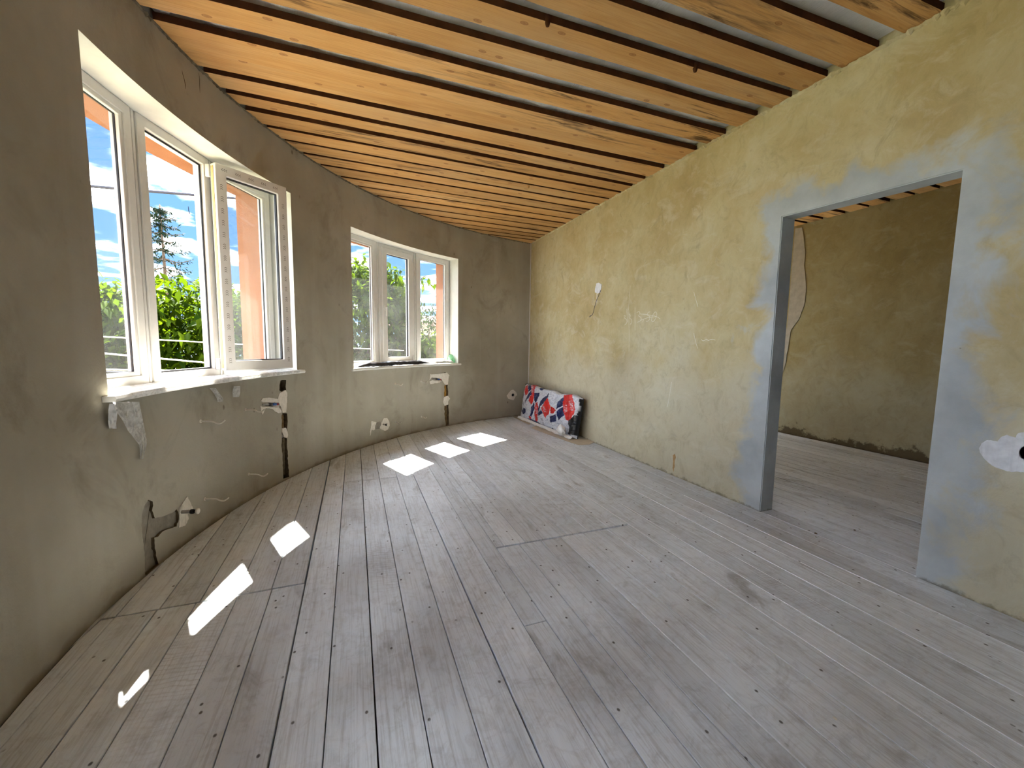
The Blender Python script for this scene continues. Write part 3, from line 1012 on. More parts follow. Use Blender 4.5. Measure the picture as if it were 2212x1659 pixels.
def membrane():
    nx, ny = 120, 200
    vs, fs = [], []
    for j in range(ny + 1):
        y = YB + 0.02 + (6.55 - YB) * j / ny
        for i in range(nx + 1):
            # keep inside the curved wall
            s = (RAD - 0.01) ** 2 - (y - CY) ** 2
            xl = CX - math.sqrt(max(s, 0.01)) if y > pe.y else XL + 0.01
            x = xl + (W - 0.005 - xl) * i / nx
            q = mnoise.noise(Vector((x * 9, y * 1.6, 0.3))) * 0.012 + mnoise.noise(Vector((x * 22 + y * 6, y * 3, 4.1))) * 0.005
            vs.append((x, y, H + 0.060 + q * 0.8))
    for j in range(ny):
        for i in range(nx):
            a = j * (nx + 1) + i
            fs.append((a, a + 1, a + nx + 2, a + nx + 1))
    return pyd('membrane', vs, fs, M['membrane'], ceil, True)
membrane()

# near edge and far edge of each board: (y at x=0, y at x=W)
NEAR = [(1.68, 1.592), (1.945, 1.862), (2.18, 2.092), (2.422, 2.352), (2.676, 2.632), (2.948, 2.938), (3.142, 3.104), (3.362, 3.342), (3.585, 3.618), (3.782, 3.83), (4.0, 4.04), (4.20, 4.262), (4.41, 4.47), (4.61, 4.68), (4.845, 4.90), (5.045, 5.13), (5.27, 5.33), (5.495, 5.58), (5.70, 5.82), (5.93, 6.01), (6.12, 6.19), (6.32, 6.36)]
FARGAP = [(1.56, 1.474), (1.84, 1.774), (2.085, 2.027), (2.325, 2.240), (2.572, 2.515), (2.846, 2.811), (3.139, 3.101), (3.300, 3.262), (3.528, 3.555), (3.718, 3.77), (3.955, 3.99), (4.17, 4.235), (4.375, 4.435), (4.575, 4.645), (4.81, 4.865), (5.01, 5.095), (5.235, 5.295), (5.46, 5.545), (5.665, 5.785), (5.895, 5.975), (6.085, 6.155), (6.285, 6.325)]
brd = []
for k in range(len(NEAR)):
    far = FARGAP[k + 1] if k + 1 < len(FARGAP) else (6.55, 6.56)
    brd.append((NEAR[k], far))
y = FARGAP[0]
while y[0] > YB + 0.3:
    n_ = (y[0] - 0.165, y[1] - 0.165)
    brd.insert(0, (n_, y))
    y = (n_[0] - 0.10, n_[1] - 0.10)

def ceil_board(near, far, x0, x1, clip, zt=0.040, parent=ceil):
    nseg = 26
    bm = bmesh.new()
    lo, hi = [], []
    sd = rnd.uniform(0, 100)
    def lerp(p, x):
        return p[0] + (p[1] - p[0]) * x / W
    rr = RAD - 0.012
    def xleft(p):
        if not clip:
            return x0
        x = 0.0
        for _ in range(8):
            yy = lerp(p, x)
            if yy < pe.y:
                return XL + 0.012
            x = CX - math.sqrt(max(rr * rr - (yy - CY) ** 2, 0.0))
        return x
    xa, xb = xleft(near), xleft(far)
    for k in range(nseg + 1):
        t = k / nseg
        for lst, p, xs, q in ((lo, near, xa, 0), (hi, far, xb, 50)):
            x = xs + (x1 - xs) * t
            if x > x1 + 1e-6 or xs >= x1 - 0.02:
                x = x1 - 0.02 * (1 - t)
            wob = mnoise.noise(Vector((x * 1.3, sd + q, 0))) * 0.006 + mnoise.noise(Vector((x * 7, sd + q, 2))) * 0.0025
            lst.append((x, lerp(p, x) + wob))
    z0 = H + rnd.uniform(0.0, 0.003)
    rows = []
    for (x, yy), (x2, y2) in zip(lo, hi):
        rows.append([bm.verts.new((x, yy, z0)), bm.verts.new((x2, y2, z0)), bm.verts.new((x2, y2, z0 + zt)), bm.verts.new((x, yy, z0 + zt))])
    for k in range(nseg):
        a, b = rows[k], rows[k + 1]
        for s in range(4):
            bm.faces.new([a[s], a[(s + 1) % 4], b[(s + 1) % 4], b[s]])
    bm.faces.new(rows[0][::-1]); bm.faces.new(rows[-1])
    bmesh.ops.recalc_face_normals(bm, faces=bm.faces)
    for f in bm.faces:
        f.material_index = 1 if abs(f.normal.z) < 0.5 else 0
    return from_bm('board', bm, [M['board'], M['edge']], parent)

for near, far in brd:
    ceil_board(near, far, XL, W - 0.006, True)
# boards over the next room
y = -2.4
while y < 6.3:
    wv_ = rnd.choice([0.165, 0.18, 0.20])
    ceil_board((y, y - 0.02), (y + wv_, y + wv_ - 0.02), W + WT + 0.006, XF - 0.004, False)
    y += wv_ + rnd.choice([0.045, 0.06])
box('membrane', (W + WT + 0.004, XF, YB + 0.01, 6.54, H + 0.055, H + 0.06), M['membrane'], ceil)

def on_ceiling(px, py):
    v = view_ray(px, py)
    t = (H - EYE) / v.z
    return v.x * t, v.y * t
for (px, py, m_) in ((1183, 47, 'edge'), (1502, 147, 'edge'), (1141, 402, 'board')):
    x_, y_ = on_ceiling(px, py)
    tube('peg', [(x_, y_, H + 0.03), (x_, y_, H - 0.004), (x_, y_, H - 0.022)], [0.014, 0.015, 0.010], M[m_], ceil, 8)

# ---- broken mortar edge where the walls meet the boards
def bead(name, path, nrm, mat, parent, amp=0.016, seed=5, drop=1.0, zc=None):
    g = random.Random(seed)
    vs, fs = [], []
    n = len(path)
    for k, p in enumerate(path):
        p = Vector(p); d = nrm(k)
        a = amp * (0.25 + 1.1 * abs(mnoise.noise(Vector((k * 0.37, seed, 0)))) + g.uniform(0, 0.35))
        b = amp * (0.2 + 1.0 * abs(mnoise.noise(Vector((k * 0.5, seed + 9, 0)))) + g.uniform(0, 0.4)) * drop
        vs += [p + d * a * 1.6 + Vector((0, 0, 0.0)), p + d * a * 0.8 + Vector((0, 0, -b * 0.6)), p + Vector((0, 0, -b)), p - d * 0.004 + Vector((0, 0, 0.004))]
        if k:
            q = 4 * k
            for s in range(4):
                fs.append((q - 4 + s, q - 4 + (s + 1) % 4, q + (s + 1) % 4, q + s))
    fs += [(0, 1, 2, 3), tuple(4 * (n - 1) + s for s in (3, 2, 1, 0))]
    return pyd(name, vs, fs, mat, parent)

npt = 420
pth = [(W - 0.001, -1.0 + 7.5 * k / npt, H - 0.001) for k in range(npt + 1)]
bead('mortar_edge', pth, lambda k: Vector((-1, 0, 0)), M['right'], wall_right, 0.022, 5)
pth2 = [pol(A0 + 0.4 + (186 - A0) * k / npt, RAD - 0.001, H - 0.001) for k in range(npt + 1)]
bead('mortar_edge', pth2, lambda k: (Vector((CX, CY, 0)) - Vector((pth2[k][0], pth2[k][1], 0))).normalized(), M['crumble'], wall_left, 0.013, 8)

# ---- pale bead in the corner
tr = tube('trim_1', [(W - 0.010, pol(A0, RAD).y - 0.006, 0.01), (W - 0.010, pol(A0, RAD).y - 0.006, H - 0.004)], 0.009, M['white'], None, 6)
tag(tr, 'thin pale vertical bead in the corner between the walls', 'trim', kind='structure')

# ---- flood of repair strip on the far wall of the next room
def slab_on_right(name, poly_yz, x_front, x_back, mat, parent, rough=0.0, seed=4):
    g = random.Random(seed)
    bm = bmesh.new()
    a = [bm.verts.new((x_front + g.uniform(-rough, rough), y, z)) for y, z in poly_yz]
    b = [bm.verts.new((x_back, y, z)) for y, z in poly_yz]
    fa = bm.faces.new(a); fb = bm.faces.new(b[::-1])
    n = len(a)
    for k in range(n):
        bm.faces.new([a[k], b[k], b[(k + 1) % n], a[(k + 1) % n]])
    bmesh.ops.triangulate(bm, faces=[fa, fb])
    bmesh.ops.recalc_face_normals(bm, faces=bm.faces)
    return from_bm(name, bm, mat, parent)

strip = crop([(205, 430), (245, 425), (262, 560), (255, 640), (268, 760), (255, 870), (225, 950), (180, 1010), (165, 1100), (150, 1200), (120, 1300), (100, 1300), (120, 1100), (160, 990), (200, 940), (215, 880), (205, 700), (200, 560)], 1640, 330, 2.633)
slab_on_right('repair_strip', [on_right(*p, x=XF) for p in jag(strip, 8, 0.8, 4)], XF - 0.002, XF + 0.01, M['strip'], wall_far, 0.001)

# ================================================================== WINDOWS
def unit_matrix(a_lo, a_hi):
    """local x from the a_hi side (left seen from inside) to a_lo, y outward, z up; origin mid chord at the frame's inner face"""
    p0, p1 = pol(a_hi, RFR), pol(a_lo, RFR)
    ex = (p1 - p0).normalized()
    mid = (p0 + p1) / 2
    ey = Vector((mid.x - CX, mid.y - CY, 0)).normalized()
    m = Matrix((
        (ex.x, ey.x, 0, mid.x), (ex.y, ey.y, 0, mid.y), (0, 0, 1, 0), (0, 0, 0, 1)))
    return m, (p1 - p0).length

def pane_obj(name, w0, w1, z0, z1, d, mtx, parent, th=0.004):
    v, f = box_vf(w0, w1, d, d + th, z0, z1)
    v = [mtx @ Vector(p) for p in v]
    return pyd(name, v, f, M['glass'], parent)

def lbox(name, dims, mtx, mat, parent, bev=0.0):
    o = box(name, dims, mat, None, bev)
    o.data.transform(mtx)
    if parent is not None:
        o.parent = parent
        o.matrix_parent_inverse = Matrix.Translation(parent.location).inverted()
    return o

def sash_parts(mtx, sw, z0, z1, parent, handle_side, hinge_side, film=False):
    """sash from x=-sw/2..sw/2, inner face at y=-0.016"""
    s = ring_obj('sash', (-sw / 2, sw / 2, z0, z1, 0.075, -0.016, 0.052), mtx, M['white'], parent, 0.004)
    k = 0.075
    ring_obj('gasket', (-sw / 2 + k, sw / 2 - k, z0 + k, z1 - k, 0.006, 0.004, 0.030), mtx, M['gasket'], s, 0)
    pane_obj('pane', -sw / 2 + k, sw / 2 - k, z0 + k, z1 - k, 0.012, mtx, s)
    hx = (-sw / 2 + 0.037) * (1 if handle_side < 0 else -1)
    hz = (z0 + z1) / 2 - 0.03
    if not film:
        h = lbox('handle', (hx - 0.014, hx + 0.014, -0.028, -0.016, hz - 0.035, hz + 0.035), mtx, M['white'], s, 0.004)
        lbox('lever', (hx - 0.009, hx + 0.009, -0.055, -0.040, hz - 0.11, hz + 0.012), mtx, M['white'], s, 0.005)
        lbox('spindle', (hx - 0.007, hx + 0.007, -0.045, -0.026, hz - 0.007, hz + 0.007), mtx, M['white'], s)
    return s

def build_window(idx, w, label, opened, lip=0.05):
    a0, a1 = w['a0'], w['a1']
    ab = [a1, a1 - (a1 - a0) / 3, a1 - 2 * (a1 - a0) / 3, a0]
    base = pol((a0 + a1) / 2, RFR, w['z0'])
    root = empty('window_%d' % idx, base, label, 'window', kind='structure')
    z0, z1 = w['z0'] + 0.004, w['z1'] - 0.002
    for u in range(3):
        mtx, L = unit_matrix(ab[u + 1], ab[u])
        h = L / 2 - 0.022
        fr = ring_obj('frame', (-h, h, z0, z1, 0.058, 0.0, 0.072), mtx, M['white'], root, 0.003)
        if u != 1:
            ring_obj('glazing_bead', (-h + 0.056, h - 0.056, z0 + 0.056, z1 - 0.056, 0.024, 0.008, 0.030), mtx, M['white'], fr, 0.003)
            ring_obj('gasket', (-h + 0.072, h - 0.072, z0 + 0.072, z1 - 0.072, 0.010, 0.030, 0.040), mtx, M['gasket'], fr, 0)
            pane_obj('pane', -h + 0.07, h - 0.07, z0 + 0.07, z1 - 0.07, 0.034, mtx, fr)
        else:
            sw = 2 * h - 2 * 0.042
            sz0, sz1 = z0 + 0.042, z1 - 0.042
            # hinges on the right side of the middle frame
            for hz in (sz0 + 0.05, sz1 - 0.05):
                lbox('hinge', (h - 0.050, h - 0.030, -0.030, 0.0, hz - 0.045, hz + 0.045), mtx, M['white'], fr, 0.005)
            if not opened:
                sash_parts(mtx, sw, sz0, sz1, root, -1, 1)
            else:
                ring_obj('rebate', (-h + 0.056, h - 0.056, z0 + 0.056, z1 - 0.056, 0.012, 0.030, 0.070), mtx, M['white'], fr, 0.002)
                ring_obj('rebate_gasket', (-h + 0.060, h - 0.060, z0 + 0.060, z1 - 0.060, 0.010, 0.024, 0.030), mtx, M['gasket'], fr, 0)
                lbox('strike_plate', (h - 0.060, h - 0.056, 0.004, 0.018, (z0 + z1) / 2 - 0.06, (z0 + z1) / 2 + 0.01), mtx, M['metal'], fr)
                # swung inward about the right edge
                ang = R_(148)
                hx = h - 0.036
                T = mtx @ Matrix.Translation((hx, -0.022, 0)) @ Matrix.Rotation(ang, 4, 'Z') @ Matrix.Translation((-sw / 2 - 0.004, 0.022, 0))
                s = sash_parts(T, sw, sz0, sz1, root, -1, 1, film=True)
                # face turned to the room is the outer one: printed protective film marks
                g = random.Random(3)
                def arrows(cx_, cz_, along):
                    vs, fs = [], []
                    for q in range(3):
                        for sgn in (-1, 1):
                            o = q * 0.014 - 0.014
                            if along == 'x':
                                pts = [(cx_ + o, cz_), (cx_ + o - 0.008, cz_ + sgn * 0.009)]
                            else:
                                pts = [(cx_, cz_ + o), (cx_ + sgn * 0.009, cz_ + o - 0.008)]
                            (x_a, z_a), (x_b, z_b) = pts
                            nx, nz = (z_b - z_a), -(x_b - x_a)
                            ln = math.hypot(nx, nz); nx, nz = nx / ln * 0.0016, nz / ln * 0.0016
                            b0 = len(vs)
                            for yy in (0.0522, 0.0528):
                                vs += [(x_a + nx, yy, z_a + nz), (x_a - nx, yy, z_a - nz), (x_b - nx, yy, z_b - nz), (x_b + nx, yy, z_b + nz)]
                            fs += [(b0, b0 + 1, b0 + 2, b0 + 3), (b0 + 4, b0 + 5, b0 + 6, b0 + 7)] + [(b0 + t, b0 + (t + 1) % 4, b0 + 4 + (t + 1) % 4, b0 + 4 + t) for t in range(4)]
                    return vs, fs
                V_, F_ = [], []
                spots = []
                q = -sw / 2 + 0.10
                while q < sw / 2 - 0.05:
                    spots.append((q, sz1 - 0.037, 'x')); q += 0.095
                q = sz0 + 0.08
                while q < sz1 - 0.08:
                    spots.append((-sw / 2 + 0.037, q, 'z')); spots.append((sw / 2 - 0.037, q, 'z')); q += 0.085
                for (x_, z_, al) in spots:
                    v_, f_ = arrows(x_, z_, al)
                    b0 = len(V_)
                    V_ += [T @ Vector(p) for p in v_]
                    F_ += [tuple(t + b0 for t in f) for f in f_]
                pm = pyd('arrow_print', V_, F_, M['print'], s)
                pm['kind'] = 'stuff'
                lbox('seal_edge', (sw / 2 + 0.0005, sw / 2 + 0.003, 0.0, 0.03, sz0 + 0.02, sz1 - 0.02), T, M['tan'], s)
    # coupling posts between the units and fillers at both ends
    for k in range(4):
        a = ab[k]
        p = pol(a, RFR)
        er = Vector((p.x - CX, p.y - CY, 0)).normalized(); et = Vector((-er.y, er.x, 0))
        m = Matrix(((et.x, er.x, 0, p.x), (et.y, er.y, 0, p.y), (0, 0, 1, 0), (0, 0, 0, 1)))
        if k in (1, 2):
            lbox('coupling_post', (-0.026, 0.026, 0.012, 0.075, z0, z1), m, M['white'], root, 0.004)
            lbox('coupling_bead', (-0.009, 0.009, 0.004, 0.014, z0, z1), m, M['white'], root, 0.003)
        else:
            s = -1 if k == 0 else 1
            lbox('edge_strip', (min(0, s * 0.030), max(0, s * 0.030), 0.020, 0.07, z0, z1), m, M['white'], root)
    # sill board
    nseg = 24
    vs, fs = [], []
    ov = 0.55
    for k in range(nseg + 1):
        a = a1 + ov - (a1 - a0 + 2 * ov) * k / nseg
        inside = a0 <= a <= a1
        rb = RFR - 0.002 if inside else RAD - 0.001
        for r, z in ((RAD - lip, -0.018), (RAD - lip - 0.005, -0.003), (RAD - lip, 0.010), (rb, 0.010), (rb, 0.0015 if inside else -0.018)):
            vs.append(pol(a, r, w['z0'] + z if not (inside and r == rb and z < 0.005) else w['z0'] + 0.0015))
    n = 5
    for k in range(nseg):
        for s in range(n):
            fs.append((k * n + s, k * n + (s + 1) % n, (k + 1) * n + (s + 1) % n, (k + 1) * n + s))
    fs += [tuple(range(n)), tuple(nseg * n + s for s in range(n))[::-1]]
    pyd('window_sill', vs, fs, M['sill'], root)
    return root

win1 = build_window(1, WIN[0], 'white triple window with its middle casement swung open', True)
win2 = build_window(2, WIN[1], 'white triple window with all casements shut near the corner', False, 0.022)
build_window(4, WIN[2], 'added unseen triple window at the near end of the curved wall, for light', False)  # out of view, added to let more daylight in

# glazing of the opening behind and of the next room
def simple_window(idx, dims, axis, label):
    a0, a1, z0, z1, d = dims
    c = (a0 + a1) / 2
    root = empty('window_%d' % idx, (c, d, z0) if axis == 'y' else (d, c, z0), label, 'window', kind='structure')
    mtx = Matrix.Translation((c, d, 0)) if axis == 'y' else Matrix(((0, 1, 0, d), (1, 0, 0, c), (0, 0, 1, 0), (0, 0, 0, 1)))
    L = (a1 - a0) / 2
    n = 3
    for k in range(n):
        x0 = -L + 2 * L * k / n + 0.004; x1 = -L + 2 * L * (k + 1) / n - 0.004
        f = ring_obj('frame', (x0, x1, z0 + 0.003, z1 - 0.003, 0.06, -0.035, 0.035), mtx, M['white'], root, 0.003)
        pane_obj('pane', x0 + 0.06, x1 - 0.06, z0 + 0.063, z1 - 0.063, 0.0, mtx, f)
    return root
simple_window(3, (3.6, 5.6, 0.5, 2.5, 6.70), 'y', 'white window in the end wall of the next room')

# ================================================================== REPAIRS ON THE CURVED WALL
def with_hole(poly, cx_, cy_, r, n=18):
    """outline with a round hole joined by a slit (measured points)"""
    k0 = min(range(len(poly)), key=lambda k: (poly[k][0] - cx_) ** 2 + (poly[k][1] - cy_) ** 2)
    a0 = math.atan2(poly[k0][1] - cy_, poly[k0][0] - cx_)
    area = sum(poly[k][0] * poly[(k + 1) % len(poly)][1] - poly[(k + 1) % len(poly)][0] * poly[k][1] for k in range(len(poly)))
    sg = -1 if area > 0 else 1
    ring = [(cx_ + r * math.cos(a0 + sg * (0.05 + (2 * math.pi - 0.1) * k / n)), cy_ + r * math.sin(a0 + sg * (0.05 + (2 * math.pi - 0.1) * k / n))) for k in range(n + 1)]
    p = poly[k0]
    q = (p[0] + 0.02, p[1] + 0.02)
    return poly[:k0] + [p] + ring + [q] + poly[k0 + 1:]

K1 = lambda pts: crop(pts, 200, 760, 4.608)
K2 = lambda pts: crop(pts, 740, 740, 7.9)
slab_on_curve('mortar_patch', [(a, max(z, 0.003)) for a, z in cz(jag(FILL_C, 5, 0.4, 6))], RAD + 0.014, RAD + 0.04, M['mortar'], wall_left, 0.003)
slab_on_curve('mortar_patch', [(a, max(z, 0.003)) for a, z in cz(jag(FILL_D, 5, 0.3, 7))], RAD + 0.012, RAD + 0.04, M['mortar'], wall_left, 0.003)
GYP = [
    K1([(1670, 490), (1690, 460), (1760, 455), (1840, 470), (1860, 410), (1920, 380), (1935, 420), (1930, 540), (1925, 600), (1890, 605), (1872, 545), (1850, 505), (1690, 500)]),
    K1([(1665, 540), (1690, 548), (1850, 552), (1880, 600), (1850, 612), (1810, 592), (1810, 570), (1720, 560), (1700, 595), (1690, 625), (1670, 580)]),
    K1([(1885, 765), (1920, 755), (1935, 790), (1942, 830), (1930, 858), (1905, 848), (1885, 800)]),
    K2([(1480, 640), (1490, 590), (1500, 535), (1530, 560), (1560, 575), (1650, 580), (1690, 600), (1740, 575), (1740, 530), (1780, 510), (1825, 565), (1790, 610), (1805, 650), (1795, 715), (1745, 720), (1720, 670), (1700, 622), (1600, 598), (1520, 594)]),
    K2([(1485, 660), (1530, 640), (1690, 662), (1650, 682), (1560, 697), (1500, 712)]),
    K2([(1715, 1010), (1730, 935), (1790, 905), (1835, 960), (1805, 985), (1800, 1060), (1740, 1080), (1720, 1030)]),
    K2([(492, 1340), (540, 1350), (575, 1362), (545, 1430), (552, 1475), (520, 1500), (495, 1480), (480, 1560), (462, 1600), (470, 1500)]),
    K2([(662, 1360), (700, 1290), (755, 1285), (790, 1340), (800, 1420), (775, 1480), (720, 1510), (640, 1470), (632, 1450), (658, 1400)]),
    crop([(565, 420), (590, 370), (635, 300), (680, 390), (695, 430), (640, 460), (650, 500), (620, 560), (560, 580), (568, 500)], 250, 1000, 4.147),
]
for k, p in enumerate(GYP):
    slab_on_curve('gypsum_patch', cz(jag(p, 2.2, 0.5, 20 + k)), RAD - 0.004, RAD + 0.012, M['gypsum'], wall_left, 0.0012, k)
slab_on_curve('mortar_patch', cz(jag(K2([(540, 1440), (580, 1362), (640, 1345), (655, 1382), (625, 1470), (570, 1480)]), 2, 0.3, 31)), RAD - 0.002, RAD + 0.01, M['mortar'], wall_left, 0.001)
sock = crop([(120, 620), (160, 560), (200, 520), (240, 510), (290, 560), (305, 600), (270, 650), (250, 700), (200, 690), (150, 680)], 1080, 780, 8.296)
slab_on_curve('gypsum_patch', cz(with_hole(jag(sock, 2, 0.5, 33), 1107.5, 853, 3.2)), RAD - 0.003, RAD + 0.004, M['gypsum'], wall_left, 0.0006)
_sa, _sz = on_curve(1107.5, 853)
tube('socket_hole_shade', [pol(_sa, RAD - 0.009, _sz), pol(_sa, RAD + 0.003, _sz)], 0.024, M['gasket'], wall_left, 18)  # solid dark disc standing in for the shade inside the socket hole
def stroke_curve(name, pts, wd, mat):
    az = [on_curve(*p) for p in pts]
    vs, fs = [], []
    for k, (a, z) in enumerate(az):
        w_ = wd * (0.5 + 0.8 * abs(mnoise.noise(Vector((k * 0.9, 3, 1)))))
        if k in (0, len(az) - 1): w_ *= 0.3
        da = math.degrees(w_ / RAD)
        vs += [pol(a - da, RAD - 0.0008, z), pol(a + da, RAD - 0.0008, z), pol(a + da, RAD + 0.002, z), pol(a - da, RAD + 0.002, z)]
        if k:
            b = 4 * k
            for t in range(4):
                fs.append((b - 4 + t, b - 4 + (t + 1) % 4, b + (t + 1) % 4, b + t))
    return pyd(name, vs, fs, mat, wall_left)
stroke_curve('crack', [(393, 152), (395, 162), (398, 172), (400, 182), (401, 192)], 0.004, M['crack'])
stroke_curve('crack', [(429, 158), (431, 170), (431, 182), (432, 200)], 0.0035, M['crack'])
stroke_curve('crack', [(407, 446), (408, 455), (410, 462)], 0.003, M['crack'])

# pipes in the open chases
def pipe_run(px_top, px_bot, r, label, mats):
    a_t, z_t = on_curve(*px_top); a_b, z_b = on_curve(*px_bot)
    z_b = max(z_b, 0.012)
    root = empty('insulated_pipe', pol(a_b, RAD + 0.03, z_b), label, 'pipe', 'pipes in the wall chases')
    zmid = z_t + (z_b - z_t) * 0.33
    amid = a_t + (a_b - a_t) * 0.33
    g = random.Random(len(label))
    for (aa, za, ab_, zb_, m_) in ((a_t, z_t, amid, zmid + 0.03, mats[0]), (amid, zmid - 0.03, a_b, z_b, mats[1])):
        pts = [pol(aa + (ab_ - aa) * k / 10, RAD + 0.032 + g.uniform(-0.002, 0.002), za + (zb_ - za) * k / 10) for k in range(11)]
        tube('sleeve', pts, [r * g.uniform(0.85, 1.1) for _ in pts], m_, root, 10)
    tube('pipe', [pol(a_t, RAD + 0.032, z_t + 0.02), pol(amid, RAD + 0.032, zmid), pol(a_b, RAD + 0.032, z_b)], r * 0.5, M['metal'], root, 8)
    return root
pipe_run((614, 896), (617, 1026), 0.022, 'brown insulated pipe in the dark chase below the open window', (M['brownfoam'], M['chase']))
pipe_run(K2([(1770, 730)])[0], K2([(1785, 1400)])[0], 0.019, 'yellow-brown insulated pipe in the chase below the shut window', (M['foam'], M['brownfoam']))

def valve(px0, px1, label):
    a0, z0 = on_curve(*px0); a1, z1 = on_curve(*px1)
    root = empty('pipe_fitting', pol(a0, RAD, z0), label, 'pipe fitting', 'fittings above the chases')
    def seg(name, t0, t1, r, m_):
        tube(name, [pol(a0 + (a1 - a0) * t, RAD + 0.006, z0 + (z1 - z0) * t) for t in (t0, (t0 + t1) / 2, t1)], r, m_, root, 12)
    seg('pipe', 0.0, 0.40, 0.0085, M['metal'])
    seg('collar', 0.40, 0.62, 0.0105, M['black'])
    seg('blue_body', 0.62, 0.86, 0.0115, M['blue'])
    seg('red_cap', 0.86, 1.0, 0.0095, M['red'])
    return root
valve((568, 874), (602, 873), 'pipe fitting with blue and red ends below the open window')
valve(K2([(1530, 612)])[0], K2([(1680, 632)])[0], 'dark pipe fitting in white gypsum below the shut window')

def stub(px, ln, label, droop=0.0):
    a, z = on_curve(*px)
    root = empty('pipe_stub', pol(a, RAD, z), label, 'pipe', 'capped pipe stubs near the floor')
    P = lambda d: pol(a, RAD - d, z)
    tube('pipe', [P(-0.03), P(ln * 0.55)], 0.0105, M['metal'], root, 14)
    tube('collar', [P(ln * 0.55), P(ln * 0.72)], 0.0145, M['black'], root, 14)
    tube('nut', [P(ln * 0.72), P(ln * 0.86)], 0.012, M['black'], root, 6)
    tube('cap', [P(ln * 0.86), P(ln * 0.87), P(ln * 0.98), P(ln)], [0.013, 0.0175, 0.0175, 0.014], M['hook'], root, 18)
    return root
stub((391, 1106), 0.098, 'capped pipe stub sticking out beside the grey mortar repair under the open window')
stub(K2([(690, 1395)])[0], 0.085, 'capped pipe stub in white gypsum low under the shut window')

# radiator hooks
def hook(px, ln, label, group):
    a, z = on_curve(*px)
    root = empty('radiator_hook', pol(a, RAD, z), label, 'hook', group)
    P = lambda d, dz: pol(a, RAD - d, z + dz)
    tube('flange', [P(-0.002, 0), P(0.003, 0), P(0.005, 0)], [0.012, 0.012, 0.006], M['hook'], root, 14)
    tube('rod', bez([P(-0.03, 0), P(0.02 * ln, 0.0), P(0.45 * ln, -0.002), P(0.66 * ln, -0.014), P(0.82 * ln, -0.014), P(ln, 0.006)], 5), 0.0052, M['hook'], root, 8)
    return root
G1, G2 = 'radiator hooks under the open window', 'radiator hooks under the shut window'
hook((433, 910), 0.15, 'white radiator hook high on the wall beside the torn hanging film', G1)
hook((530, 885), 0.15, 'white radiator hook just beside the blue pipe fitting', G1)
hook((442, 1078), 0.15, 'white radiator hook beside the capped stub near the floor', G1)
hook((537, 1024), 0.15, 'white radiator hook low on the wall near the dark chase', G1)
hook(K2([(897, 705)])[0], 0.13, 'white radiator hook centred high below the shut window', G2)
hook(K2([(1338, 660)])[0], 0.13, 'white radiator hook high below the shut window beside the gypsum', G2)
hook(K2([(905, 1358)])[0], 0.10, 'white radiator hook low below the shut window, nearer the capped stub', G2)
hook(K2([(1345, 1265)])[0], 0.10, 'white radiator hook low below the shut window, nearer the yellow pipe', G2)

# ================================================================== STRAIGHT WALL DETAILS
KR = lambda pts: crop(pts, 1200, 560, 7.373)
def yz(pts):
    return [on_right(*p) for p in pts]
bp = crop([(580, 700), (640, 590), (750, 525), (880, 540), (990, 560), (1080, 450), (1200, 405), (1330, 450), (1400, 470), (1450, 370), (1576, 350), (1760, 330), (1950, 450), (2050, 700), (1990, 1000), (1800, 1200), (1600, 1250), (1430, 1230), (1300, 1240), (1130, 1190), (1000, 1120), (960, 1140), (830, 1060), (680, 910), (600, 800)], 2060, 900, 10.37)
slab_on_right('gypsum_patch', yz(with_hole(jag(bp, 4, 0.8, 5), 2217, 978, 15.0)), W - 0.005, W + 0.004, M['white_gypsum'], wall_right, 0.0012)
jb = KR([(640, 470), (655, 385), (690, 372), (738, 400), (730, 470), (718, 530), (672, 548), (633, 530)])
slab_on_right('gypsum_patch', yz(jag(jb, 2.0, 0.5, 9)), W - 0.006, W + 0.004, M['white_gypsum'], wall_right, 0.001)
slab_on_right('gypsum_drip', yz(KR([(655, 545), (668, 545), (662, 690), (655, 690)])), W - 0.002, W + 0.002, M['gypsum'], wall_right)
st = [(1250 + a / 2.989, 930 + b / 2.989) for a, b in [(608, 160), (620, 150), (628, 172), (618, 205), (620, 235), (612, 268), (606, 240), (611, 205)]]
slab_on_right('rust_streak', yz(jag(st, 3, 0.6, 2)), W - 0.0008, W + 0.002, M['rust'], wall_right)
cw = empty('hanging_cable', (W, *on_right(1298, 625)), 'thin dark cable hanging from the white gypsum spot on the wall', 'cable')
def on_r3(px, py, off):
    y_, z_ = on_right(px, py)
    return Vector((W - off, y_, z_))
wp = KR([(722, 470), (722, 520), (715, 590), (690, 660), (660, 760), (635, 860), (622, 885), (580, 918)])
tube('sheath', bez([on_r3(*wp[0], -0.01)] + [on_r3(*p, o_) for p, o_ in zip(wp[1:], (0.012, 0.03, 0.035, 0.035, 0.035, 0.035, 0.035))], 5), 0.0032, M['cable'], cw, 8)
tube('cut_end', [on_r3(*KR([(600, 900)])[0], 0.035), on_r3(*KR([(578, 919)])[0], 0.035)], 0.0048, M['black'], cw, 8)

